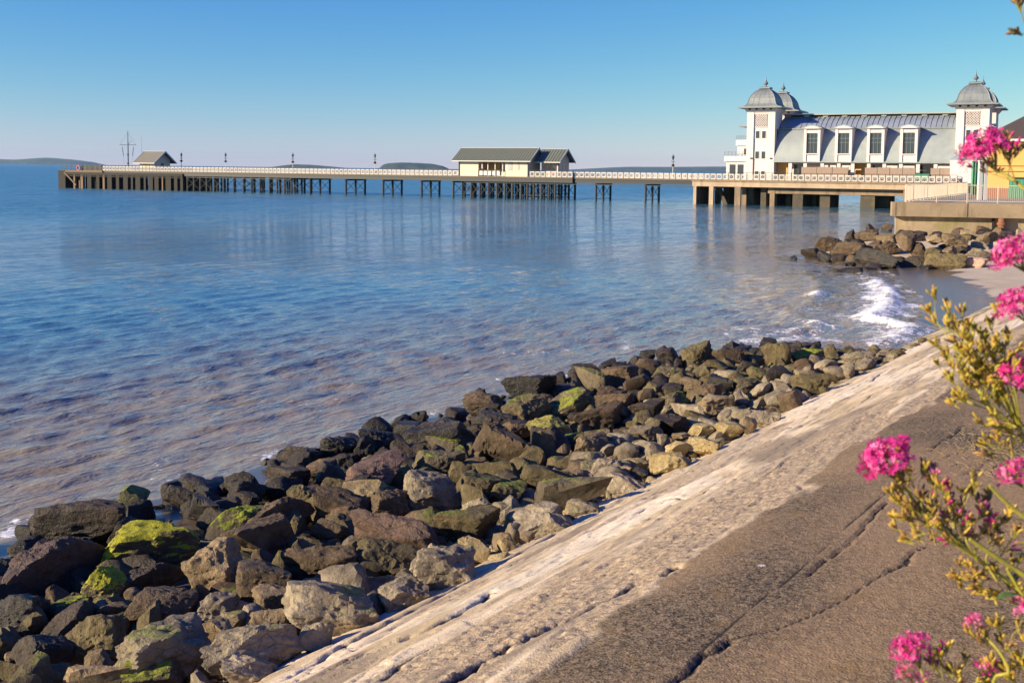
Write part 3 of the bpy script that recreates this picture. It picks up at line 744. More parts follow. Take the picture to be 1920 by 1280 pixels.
def f1():
    s = RNG.uniform(4, 33.8); u_ = RNG.random(); lo = 7.6; lat = lo + (lat_out(s) - lo) * u_
    if RNG.random() < u_ * .6: return None
    x, y = xy(lat, s); sz = RNG.uniform(.05, .16) * (1 - .3 * u_)
    zz = max(zb_near(x, y), float(slope_z(np.array(lat)))); return x, y, zz + RNG.uniform(-.02, .1), sz
CH = [rock_mesh('chunk_shape', 3, 700 + i, (i % 3) * .3) for i in range(8)]
CV = [np.array([v.co[:] for v in m_.vertices]) for m_ in CH]; CF = np.array([list(f.vertices) for f in CH[0].polygons])
def rubble(name, N_, pick, mats_of):
    for key, mat in mats_of:
        av = []; af = []; b = 0
        for _ in range(N_[key]):
            x, y, z, sz = pick(key); P = CV[int(RNG.integers(8))] * np.array([1, RNG.uniform(.7, 1), RNG.uniform(.55, .95)]) * sz
            P = P @ np.array(Euler(RNG.normal(size=3) * .6 + [0, 0, RNG.random() * 6.28]).to_matrix()).T + [x, y, z]; av.append(P); af.append(CF + b); b += len(P)
        me = bpy.data.meshes.new(name); me.from_pydata(np.vstack(av).tolist(), [], np.vstack(af).tolist()); me.materials.append(mat); me.polygons.foreach_set('use_smooth', [True] * len(me.polygons)); me.set_sharp_from_angle(angle=rad(34)); me.update()
        o = bpy.data.objects.new(name, me); COL.objects.link(o)
        tag(o, {'lo': 'dark rubble packed between the boulders by the water', 'mi': 'brown rubble packed between the boulders in mid pile', 'hi': 'pale rubble packed between the boulders by the slope'}[key], 'rubble', kind='stuff')
def pk(key):
    a, b = {'lo': (.52, 1), 'mi': (.2, .55), 'hi': (0, .24)}[key]
    s = RNG.uniform(5, 33.4); lat = 7.75 + (lat_out(s) - .2 - 7.75) * RNG.uniform(a, b); x, y = xy(lat, s)
    return x, y, zb_near(x, y) + RNG.uniform(.02, .16), RNG.uniform(.28, .62)
rubble('rubble', {'lo': 190, 'mi': 170, 'hi': 120}, pk, (('lo', RM['D']), ('mi', RM['O']), ('hi', RM['G'])))
so = stones('loose_stones', 1500, f1, [RM['G'], RM['T'], RM['O'], RM['B']]); tag(so, 'loose stones lying in the gaps between the boulders', 'stones', kind='stuff')
def f2():
    s = RNG.uniform(5, 24); lat = 7.65 + abs(RNG.normal()) * .7
    x, y = xy(lat, s); zz = max(zb_near(x, y), float(slope_z(np.array(lat)))); return x, y, zz + .01 + RNG.uniform(0, .03), RNG.uniform(.012, .045)
so = stones('shingle', 5200, f2, [RM['G'], RM['T'], RM['G'], RM['Y']]); tag(so, 'pale shingle gathered at the foot of the slope', 'shingle', kind='stuff')
# ================================================================== THE PIER
A0 = np.array([-107.0, 264.0]); B0 = np.array([26.0, 194.0])
dd = (B0 - A0) / np.linalg.norm(B0 - A0); nn_ = np.array([-dd[1], dd[0]])
if nn_[1] < 0: nn_ = -nn_
PIER_ANG = math.atan2(dd[1], dd[0]); DECK = 4.2
def U(px, w=0.0, z=0.0):
    """distance along the pier at which a photo column meets the line w metres behind its front"""
    lo, hi = -60.0, 240.0
    for _ in range(50):
        m = (lo + hi) / 2; P = A0 + dd * m + nn_ * w
        if proj((P[0], P[1], z))[0] < px: lo = m
        else: hi = m
    return m
pier = empty('pier', (A0[0], A0[1], 0), PIER_ANG, 'long seaside pier with slim dark iron legs reaching out from the shore', 'pier')
def local(o): o.parent = pier; return o
uH0, uH1 = U(112), U(345); uMid = U(548); uS0, uS1 = U(848), U(1075); uC0, uC1 = U(1300, 0, 3), 200.0
# deck of the iron trestle
m = MB(); m.box(U(190), uC0, -.25, 7.4, DECK - .22, DECK); m.build('deck', MAT['deck'], pier)
m = MB()
for w in (-.12, 3.5, 7.1): m.box(U(190), uC0 - .01, w, w + .25, DECK - .95, DECK - .225)
for u in np.arange(U(190) + 1, uC0, 2.1): m.box(u, u + .18, -.1, 7.2, DECK - .6, DECK - .23)
m.build('deck_beam', MAT['dark_iron'], pier)
m = MB(); m.box(uS0, uS1, -.6, 9.6, DECK - .20, DECK + .004); m.build('shelter_deck', MAT['deck'], pier)
m = MB(); m.box(uS0, uS1, -.5, -.2, DECK - 1.0, DECK - .21); m.box(uS0, uS1, 9.1, 9.4, DECK - 1.0, DECK - .21); m.build('shelter_beam', MAT['dark_iron'], pier)
# pier head: lower dark timber landing stage
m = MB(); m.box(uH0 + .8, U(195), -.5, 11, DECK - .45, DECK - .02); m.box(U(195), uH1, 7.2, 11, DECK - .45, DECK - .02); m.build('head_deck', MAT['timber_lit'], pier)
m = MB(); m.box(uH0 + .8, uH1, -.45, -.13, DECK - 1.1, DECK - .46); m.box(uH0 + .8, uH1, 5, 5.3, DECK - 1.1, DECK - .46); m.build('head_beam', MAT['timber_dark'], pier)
col_m = MB(); col_m.lathe(0, 0, [(.22, -3), (.22, 2.9), (.31, 2.95), (.31, 3.2)], 8); colm = col_m.build('column', MAT['dark_iron'], pier)
pil_m = MB(); pil_m.box(-.3, .3, -.3, .3, -3, 3.1); pilm = pil_m.build('pile', MAT['timber_dark'], pier)
ncol = [0]; npil = [0]
def column(u, w, k_=1.0):
    if ncol[0] == 0: colm.location = (u, w, 0); o = colm
    else: o = inst(colm, 'column', pier, (u, w, 0))
    o.scale = (k_, k_, 1); ncol[0] += 1
def pile(u, w, sx_=1.0, mat=None, top=1.0):
    if npil[0] == 0: pilm.location = (u, w, 0); o = pilm
    else: o = inst(pilm, 'pile', pier, (u, w, 0))
    o.scale = (sx_, 1, top); npil[0] += 1
    if mat: o.material_slots[0].link = 'OBJECT'; o.material_slots[0].material = mat
def brace(a, b, t=.07): 
    q = MB(); q.bar(a, b, t); return q.build('brace', MAT['dark_iron'], pier)
def bent(u, ws, br=True):
    for w in ws: column(u, w)
    if br:
        q = MB()
        for a, b in zip(ws[:-1], ws[1:]):
            q.bar((u, a, 2.9), (u, b, .7), .07); q.bar((u, b, 2.9), (u, a, .7), .07); q.bar((u, a, .5), (u, b, .5), .08)
        q.bar((u, ws[0] - .2, 3.05), (u, ws[-1] + .2, 3.05), .2, .3); q.build('bent_brace', MAT['dark_iron'], pier)
for px in (580, 647, 717, 789, 1116, 1209): bent(U(px), (0.3, 3.6, 6.9))
for px in (350, 362, 374, 386, 400, 418, 437, 455, 470, 486, 504, 518, 532, 545): bent(U(px), (0.3, 3.6, 6.9), br=px % 4 != 2)
for i, px in enumerate((849, 866, 883, 899, 915, 931, 946, 960, 976, 988, 1000, 1014, 1028, 1040)): bent(U(px), (0.2, 4.5, 8.8), br=True)
for a, b in ((870, 1300), (350, 545)): MB().bar((U(a), -.05, 3.0), (U(b), -.05, 2.95), .12).build('service_pipe', MAT['dark_iron'], pier)
for px, st_ in [(p, 22) for p in range(350, 545, 24)] + [(p, 15) for p in range(868, 1040, 16)]:
    q = MB(); q.bar((U(px), .1, 2.8), (U(px + st_), .1, .6), .06); q.bar((U(px), .1, .6), (U(px + st_), .1, 2.8), .06); q.build('side_brace', MAT['dark_iron'], pier)
# head piles
hp = [(122, 2.0, None), (142, .9, 'l'), (156, 1.3, 'l'), (170, 2.2, None), (186, 1.6, None), (197, 1.0, 'l'), (208, 2.3, None), (223, 1.6, None), (238, 2.3, None), (250, 1.0, None), (261, 2.4, None), (274, 1.0, None), (285, 2.2, None), (296, 2.0, None), (307, .6, 'l'), (318, 2.6, None), (332, 1.6, None), (343, 1.3, None)]
for px, sx_, l in hp:
    for w in (-.1, 1.8, 3.4, 5.0, 6.8, 8.6, 10.4):
        if random.random() < .12 and w > 0: continue
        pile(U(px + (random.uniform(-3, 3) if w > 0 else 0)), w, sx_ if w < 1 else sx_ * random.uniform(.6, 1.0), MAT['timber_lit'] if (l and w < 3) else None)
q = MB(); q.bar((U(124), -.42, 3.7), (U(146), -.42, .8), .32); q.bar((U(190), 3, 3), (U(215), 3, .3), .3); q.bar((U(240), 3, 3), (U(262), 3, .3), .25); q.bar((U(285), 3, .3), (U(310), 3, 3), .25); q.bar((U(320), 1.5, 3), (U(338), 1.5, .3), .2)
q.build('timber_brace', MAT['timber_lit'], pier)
q = MB(); q.box(U(113), U(126), -.5, 5, -1.5, 4.1); q.build('fender', MAT['timber_dark'], pier)
q = MB()
q.box(U(126), U(345), -.45, -.3, 2.75, 2.95)
q.build('waling', MAT['timber_dark'], pier)

# concrete root of the pier under the pavilion
cr = empty('concrete_pier_deck', (A0[0], A0[1], 0), PIER_ANG, 'concrete platform on thick pillars that carries the white pavilion', 'platform')
uE = U(1698, -1.0, 3)
m = MB(); m.box(uC0, uE + 30, -1.0, 27, DECK - .35, DECK - .003); m.build('deck', MAT['pier_conc'], cr)
m = MB(); m.box(uC0 + .1, uE + 5, -.9, -.45, DECK - 1.15, DECK - .36); m.build('edge_beam', MAT['pier_conc_pale'], cr)
ud = U(1442, 1, 3)
m = MB(); m.box(ud, uE + 6, .3, 1.2, 2.05, DECK - .36); m.build('lower_beam', MAT['pier_conc'], cr)
m = MB(); 
for w in (6, 12, 18, 24): m.box(uC0 + .3, uE + 6, w, w + .6, 2.7, DECK - .36)
m.build('cross_beam', MAT['pier_conc_dark'], cr)
def pillar(px0, px1, w0, w1, mat, top=DECK - 1.15):
    q = MB(); q.box(U(px0, w0, 1), U(px1, w0, 1), w0, w1, -3, top); return q.build('pillar', MAT[mat], cr)
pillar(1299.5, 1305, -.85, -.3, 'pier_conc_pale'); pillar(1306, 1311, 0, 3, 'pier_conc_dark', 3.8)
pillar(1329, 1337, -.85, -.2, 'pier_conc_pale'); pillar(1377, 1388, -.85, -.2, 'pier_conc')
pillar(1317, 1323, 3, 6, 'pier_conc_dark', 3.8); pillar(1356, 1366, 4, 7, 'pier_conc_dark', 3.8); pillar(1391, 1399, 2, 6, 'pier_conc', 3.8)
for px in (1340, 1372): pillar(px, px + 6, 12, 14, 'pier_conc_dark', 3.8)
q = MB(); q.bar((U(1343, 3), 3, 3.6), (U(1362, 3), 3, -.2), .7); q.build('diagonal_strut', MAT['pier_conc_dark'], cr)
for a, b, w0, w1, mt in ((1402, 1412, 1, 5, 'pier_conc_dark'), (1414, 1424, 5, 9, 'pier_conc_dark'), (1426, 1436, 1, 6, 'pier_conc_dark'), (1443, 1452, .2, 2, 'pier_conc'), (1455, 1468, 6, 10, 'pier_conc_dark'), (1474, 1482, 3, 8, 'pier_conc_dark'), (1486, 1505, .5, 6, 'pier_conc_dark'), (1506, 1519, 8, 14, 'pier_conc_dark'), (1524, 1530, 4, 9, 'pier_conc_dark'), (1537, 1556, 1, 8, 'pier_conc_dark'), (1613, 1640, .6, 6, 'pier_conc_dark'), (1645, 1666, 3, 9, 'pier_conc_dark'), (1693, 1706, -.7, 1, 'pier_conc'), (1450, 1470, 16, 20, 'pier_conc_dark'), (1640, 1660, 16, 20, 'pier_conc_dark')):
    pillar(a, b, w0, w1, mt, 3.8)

# ------------------------------------------------------------------ railings: white cast panels between dark posts
def rail_panel_mesh():
    m = MB(); W = 1.0; m.box(.03, W - .03, -.02, .02, .04, .20); m.box(.03, W - .03, -.02, .02, .80, .96); m.box(.03, .17, -.02, .02, .20, .80); m.box(W - .17, W - .03, -.02, .02, .20, .80)
    m.bar((.12, 0, .16), (W - .12, 0, .84), .15, .03); m.bar((.12, .004, .84), (W - .12, .004, .16), .15, .03)
    for i in range(8):
        a0, a1 = i * math.pi / 4, (i + 1) * math.pi / 4
        m.bar((.5 + .30 * math.cos(a0), -.004, .5 + .30 * math.sin(a0)), (.5 + .30 * math.cos(a1), -.004, .5 + .30 * math.sin(a1)), .11, .03)
    for cx in (.11, .5, .89):
        for cz in (.14, .86):
            m.bar((cx - .1, .01, cz), (cx + .1 if cx < .6 else cx, .01, cz), .14, .02)
    return m.build('rail_panel', MAT['rail_white'])
rp = rail_panel_mesh()
post = MB().box(-.035, .035, -.05, .05, 0, 1.22).build('rail_post', MAT['dark_iron'])
used = [0]
def railing(loc, ang, length, label, pitch=1.06, posts=True, stuffed=False):
    t = empty('pier_railing', loc, ang, label, 'railing', 'white pier railings')
    n = max(1, int(round(length / pitch))); p_ = length / n
    if stuffed:
        q = MB(); base = rp.data
        vs = [v.co.copy() for v in base.vertices]; fs = [tuple(f.vertices) for f in base.polygons]
        for i in range(n): q.add([(v.x * p_ + i * p_, v.y, v.z) for v in vs], fs)
        o = q.build('rail_panel', MAT['rail_white'], t); o['kind'] = 'stuff'
    else:
        for i in range(n): c = inst(rp, 'rail_panel', t, (i * p_, 0, 0), scale=(p_, 1, 1.02))
    if posts:
        for i in range(n + 1): inst(post, 'rail_post', t, (i * p_, -.03, 0))
    h = MB(); h.bar((0, 0, 1.22), (length, 0, 1.22), .06); h.build('handrail', MAT['dark_iron'], t); return t
def pp(u, w, z=DECK): return (A0[0] + dd[0] * u + nn_[0] * w, A0[1] + dd[1] * u + nn_[1] * w, z)
uR0 = U(192, 0, 5)
railing(pp(uR0, -.1), PIER_ANG, uS0 - uR0, 'white panelled railing with dark posts from pier head to the twin shelters')
uSh1 = U(993, 0, 5)
railing(pp(uSh1 + .2, -.45), PIER_ANG, uS1 - uSh1 - .2, 'short stretch of white railing in front of the small shelter')
railing(pp(uS1, -.1), PIER_ANG, uC0 - uS1, 'white panelled railing between the shelters and the concrete platform')
uT1 = U(1795, -.8, 5)
railing(pp(uC0, -.8), PIER_ANG, uT1 - uC0, 'white panelled railing along the platform in front of the pavilion')
railing(pp(uR0, 7.1), PIER_ANG, uC0 - uR0, 'white railing along the back edge of the pier', stuffed=True, posts=False)
bpy.data.objects.remove(rp); bpy.data.objects.remove(post)
# dark railing and boxes on the pier head
t = empty('head_railing', pp(U(118, 0, 4), -.3), PIER_ANG, 'dark iron railing round the seaward end of the pier', 'railing')
Lh = U(192, 0, 5) - U(118, 0, 4)
for i in range(9): MB().box(i * Lh / 8 - .04, i * Lh / 8 + .04, -.04, .04, 0, 1.25).build('rail_post', MAT['dark_iron'], t)
q = MB(); 
for z_ in (.45, .85, 1.25): q.bar((0, 0, z_), (Lh, 0, z_), .06)
for i in range(6): q.bar((i * .9, 0, 1.2), (i * .9 + .9, 0, .1), .05)
q.build('rail_bar', MAT['dark_iron'], t)
q = MB(); q.box(0, U(190, 0, 5) - U(153, 0, 5), 0, .5, 0, 1.15); q.box(.3, .6, -.05, 0, .1, 1.1); q.box(2.6, 2.9, -.05, 0, .1, 1.1); q.box(3.7, 3.8, -.05, 0, .1, 1.1)
o = q.build('wind_screen', MAT['dark_iron']); o.location = pp(U(153, 0, 5), -.05); o.rotation_euler = (0, 0, PIER_ANG); tag(o, 'dark blue-green panel screen at the seaward end of the railing', 'screen')
q = MB()
for i in range(16):
    a0, a1 = i * math.pi / 8, (i + 1) * math.pi / 8
    q.bar((.5 * math.cos(a0), 0, .55 * math.sin(a0)), (.5 * math.cos(a1), 0, .55 * math.sin(a1)), .2)
o = q.build('life_ring', MAT['red']); o.location = pp(U(150, 0, 5), -.45, DECK + .55); o.rotation_euler = (0, 0, PIER_ANG); tag(o, 'red life ring hung on the dark railing at the pier head', 'life ring')

# ------------------------------------------------------------------ lamp posts
def make_lamp(label):
    t = empty('lamp_post', (0, 0, 0), 0, label, 'lamp post', 'lamp posts along the pier')
    MB().lathe(0, 0, [(.16, 0), (.16, .35), (.09, .45), (.07, 1.2), (.055, 3.3)], 8).build('pole', MAT['rail_white'], t, True)
    MB().lathe(0, 0, [(.05, 2.1), (.28, 2.25), (.30, 2.45), (.12, 2.6), (.06, 2.7)], 8).build('collar', MAT['dark_iron'], t)
    q = MB()
    for s_ in (-1, 1): q.bar((0, 0, 3.25), (s_ * .32, 0, 3.1), .04); q.bar((s_ * .32, 0, 3.1), (s_ * .30, 0, 2.9), .04)
    q.lathe(0, 0, [(.05, 2.75), (.14, 2.95), (.05, 3.15)], 6); q.build('bracket', MAT['dark_iron'], t)
    MB().lathe(0, 0, [(.10, 3.3), (.22, 3.75), (.22, 3.8)], 6).build('lantern', MAT['glass'], t)
    MB().lathe(0, 0, [(.30, 3.8), (.24, 3.95), (.08, 4.1), (.03, 4.4)], 6).build('lantern_cap', MAT['dark_iron'], t); return t
def copy_tree(o, parent=None):
    c = o.copy(); COL.objects.link(c); c.parent = parent
    for ch in list(o.children): copy_tree(ch, c)
    return c
L0 = make_lamp('ornate lamp post nearest the hut on the pier head')
lamps = [(340, 0, None), (423, 8.9, 'ornate lamp post second from the pier head hut'), (549, 8.9, 'ornate lamp post in front of the low flat island'),
         (703, 8.9, 'ornate lamp post just left of the steep dark island'), (1262, 8.9, 'white-stemmed lamp post between the shelters and the pavilion')]
for i, (px, w, lb) in enumerate(lamps):
    o = L0 if i == 0 else copy_tree(L0); o.location = pp(U(px, 6.8, 7), 6.8); o.rotation_euler = (0, 0, PIER_ANG)
    if lb: o['label'] = lb

# ------------------------------------------------------------------ signal mast
t = empty('signal_mast', pp(U(240, 6, 8), 6), 0, 'tall thin signal mast with cross yard on the pier head', 'mast')
MB().lathe(0, 0, [(.17, 0), (.15, 5), (.08, 9.2)], 8).build('pole', MAT['blue_grey'], t)
MB().bar((-1.9, 0, 6.0), (1.9, 0, 6.0), .12).build('yard', MAT['blue_grey'], t)
MB().bar((.1, 0, 6.1), (.95, 0, 7.0), .06).build('gaff', MAT['blue_grey'], t)
for s_ in (-1, 1): MB().bar((s_ * 1.3, 0, 5.4), (s_ * 1.05, 0, 3.4), .12).build('furled_flag', MAT['blue_grey'], t)
for z_ in (1.7, 3.7): MB().lathe(0, 0, [(.1, z_ - .25), (.27, z_), (.1, z_ + .25)], 8).build('light', MAT['dark_iron'], t)
q = MB()
for s_ in (-1, 1): q.bar((s_ * 1.9, 0, 6), (0, 0, 8.8), .025); q.bar((s_ * 1.3, 0, 6), (s_ * .8, 0, .1), .02)
q.build('stay', MAT['dark_iron'], t)
t2 = MB().lathe(0, 0, [(.035, 0), (.02, 5)], 5).build('aerial', MAT['blue_grey']); t2.location = pp(U(266, 6, 8), 6, 7.3); tag(t2, 'thin whip aerial above the pier head hut', 'aerial')

# ------------------------------------------------------------------ gabled shelters
def gabled(name, label, u0, u1, w0, w1, hw, hr, roofm, over, wallm, ribs=True, grp=None):
    """ridge along the pier, gable ends across it"""
    L = u1 - u0; Wd = w1 - w0
    t = empty(name, pp(u0, w0), PIER_ANG, label, 'shelter', grp)
    oh = over
    def roof_side(sgn):
        y0_, y1_ = (-oh, Wd / 2) if sgn < 0 else (Wd + oh, Wd / 2)
        sl_ = (hr - hw) / (Wd / 2); ze = hw - oh * sl_
        q = MB(); q.add([(-oh, y0_, ze), (L + oh, y0_, ze), (L + oh, y1_, hr), (-oh, y1_, hr), (-oh, y0_, ze + .14), (L + oh, y0_, ze + .14), (L + oh, y1_, hr + .14), (-oh, y1_, hr + .14)],
                       [(0, 3, 2, 1), (4, 5, 6, 7), (0, 1, 5, 4), (1, 2, 6, 5), (2, 3, 7, 6), (3, 0, 4, 7)])
        o = q.build('roof', roofm, t)
        if ribs:
            q = MB(); n_ = int((L + 2 * oh) / .55)
            for i in range(n_ + 1):
                x = -oh + i * (L + 2 * oh) / n_; q.bar((x, y0_, ze + .17), (x, y1_, hr + .17), .07, .09)
            q.build('roof_rib', roofm, t)
    roof_side(-1); roof_side(1)
    MB().bar((-oh, Wd / 2, hr + .2), (L + oh, Wd / 2, hr + .2), .22, .12).build('ridge', MAT['barge'], t)
    for x in (-oh - .06, L + oh - .02):
        sl_ = (hr - hw) / (Wd / 2); ze = hw - oh * sl_; q = MB()
        q.ext([(-oh - .02, ze - .12), (-oh - .02, ze + .2), (Wd / 2, hr + .24), (Wd + oh + .02, ze + .2), (Wd + oh + .02, ze - .12), (Wd / 2, hr - .14)], x, x + .08, 'x')
        q.build('barge_board', MAT['barge'], t)
    MB().bar((-oh, -oh - .06, hw - oh * (hr - hw) / (Wd / 2) + .02), (L + oh, -oh - .06, hw - oh * (hr - hw) / (Wd / 2) + .02), .13).build('gutter', MAT['white'], t)
    return t, L, Wd
# main shelter: two solid rooms with an open seating bay between
ua, ub = U(861, .3, 5), U(990, .3, 5)
t, L, Wd = gabled('shelter', 'long cream shelter with green ribbed gable roof midway along the pier', ua, ub, .3, 5.3, 3.45, 5.15, MAT['green_roof'], 1.0, MAT['cream'], grp='twin green-roofed shelters')
x1, x2 = L * .285, L * .675
def wallbox(nm, x0, x1_, y0, y1, z0, z1, mat='cream', par=None): return MB().box(x0, x1_, y0, y1, z0, z1).build(nm, MAT[mat], par or t)
wallbox('wall', 0, x1, 0, Wd, 0, 3.44); wallbox('wall', x2, L, 0, Wd, 0, 3.44)
wallbox('back_wall', x1 + .01, x2 - .01, Wd - 2.4, Wd - 2.2, 0, 3.44, 'cream'); wallbox('lintel', x1 + .01, x2 - .01, 0.02, .2, 3.1, 3.44, 'cream')
wallbox('brown_door', x1 + .3, x1 + 3.0, Wd - 2.5, Wd - 2.42, .1, 2.9, 'ochre')
for cx in (.28, .55, .78):
    xx = x1 + (x2 - x1) * cx + .6; wallbox('window', xx - .8, xx + .7, Wd - 2.48, Wd - 2.42, .9, 2.9, 'glass')
for cx in (.35, .62, .9): wallbox('post', x1 + (x2 - x1) * cx - .07, x1 + (x2 - x1) * cx + .07, .03, .17, 0, 3.1, 'white')
q = MB()
for i in range(5): q.box(x1 + .2 + i * .9, x1 + .9 + i * .9, .05, .1, .15, 1.0); 
q.build('bay_panel', MAT['white'], t)
q = MB(); q.bar((x1, .0, 1.2), (x2, 0, 1.2), .06)
for i in range(7): q.bar((x1 + i * (x2 - x1) / 6, 0, 0), (x1 + i * (x2 - x1) / 6, 0, 1.2), .06)
q.build('bay_rail', MAT['dark_iron'], t)
for cx in (2.6, 3.3, 3.9): wallbox('vent', cx - .2, cx + .2, -.04, .0, 2.85, 3.05, 'pinkgrey')
wallbox('window', 5.0 - .15, 5.15, -.05, -.005, 1.4, 3.0, 'pinkgrey')
wallbox('grey_door', x2 + .6, x2 + 1.5, -.04, -.003, 1.1, 3.0, 'roof_low' if 'roof_low' in MAT else 'barge'); wallbox('window', x2 + 2.6, x2 + 2.95, -.05, -.005, 1.2, 3.0, 'pinkgrey')
for xx in (.0, L): wallbox('drainpipe', xx - .06, xx + .06, -.14, -.02, 0, 3.3, 'dark_iron')
q = MB()
for xx in (0, x2 + .01):
    pass
for xx, nm in ((L - .12, 'gable'), (0.0, 'gable')):
    q = MB(); q.ext([(0, 3.44), (Wd, 3.44), (Wd / 2, 5.1)], xx, xx + .12, 'x'); q.build(nm, MAT['cream'], t)
# small shelter behind and shoreward
ua2, ub2 = U(1014, 2.6, 5), U(1046, 2.6, 5)
t, L, Wd = gabled('shelter', 'smaller glazed shelter with green gable roof beside the long one', ua2, ub2, 2.6, 7.4, 3.3, 5.0, MAT['green_roof'], .9, MAT['cream'], grp='twin green-roofed shelters')
wallbox('wall', 0, L, .25, Wd, 0, 3.29); 
wallbox('window_frame', .05, L - .05, .16, .24, .1, 3.1, 'white')
for i in range(3):
    a = .25 + i * (L - .4) / 3; wallbox('window', a, a + (L - .4) / 3 - .2, .1, .155, 1.2, 2.7, 'glass')
wallbox('poster', .6, 1.3, .05, .09, .3, .9, 'ochre'); wallbox('poster', 2.0, 2.6, .05, .09, .3, 1.0, 'red')
wallbox('window', L + .0, L + .05, 2.0, 2.9, 1.0, 2.2, 'glass'); wallbox('drainpipe', L + .0, L + .12, -.0, .12, 0, 3.2, 'dark_iron')
for xx in (L - .1, 0.0): q = MB(); q.ext([(.25, 3.29), (Wd, 3.29), (Wd / 2, 4.95)], xx, xx + .1, 'x'); q.build('gable', MAT['cream'], t)
# hut on the pier head
ua3, ub3 = U(262, 1.5, 5), U(290, 1.5, 5)
t, L, Wd = gabled('pier_head_hut', 'small hut with grey-brown gable roof at the seaward end of the pier', ua3, ub3, 1.5, 6.2, 2.5, 4.3, MAT['grey_roof'], 1.0, MAT['cream'], ribs=False)
t['category'] = 'hut'
wallbox('wall', 0, L, 0, Wd, 0, 2.49); wallbox('shutter', 1.2, 2.6, -.05, -.003, 1.0, 1.9, 'ochre'); wallbox('window', L + .003, L + .05, 1.9, 2.7, 1.0, 1.8, 'blue')
wallbox('counter', .3, L - .3, -.3, -.02, .8, .95, 'white')
for xx in (L - .1, 0.0): q = MB(); q.ext([(0, 2.49), (Wd, 2.49), (Wd / 2, 4.2)], xx, xx + .1, 'x'); q.build('gable', MAT['cream'], t)

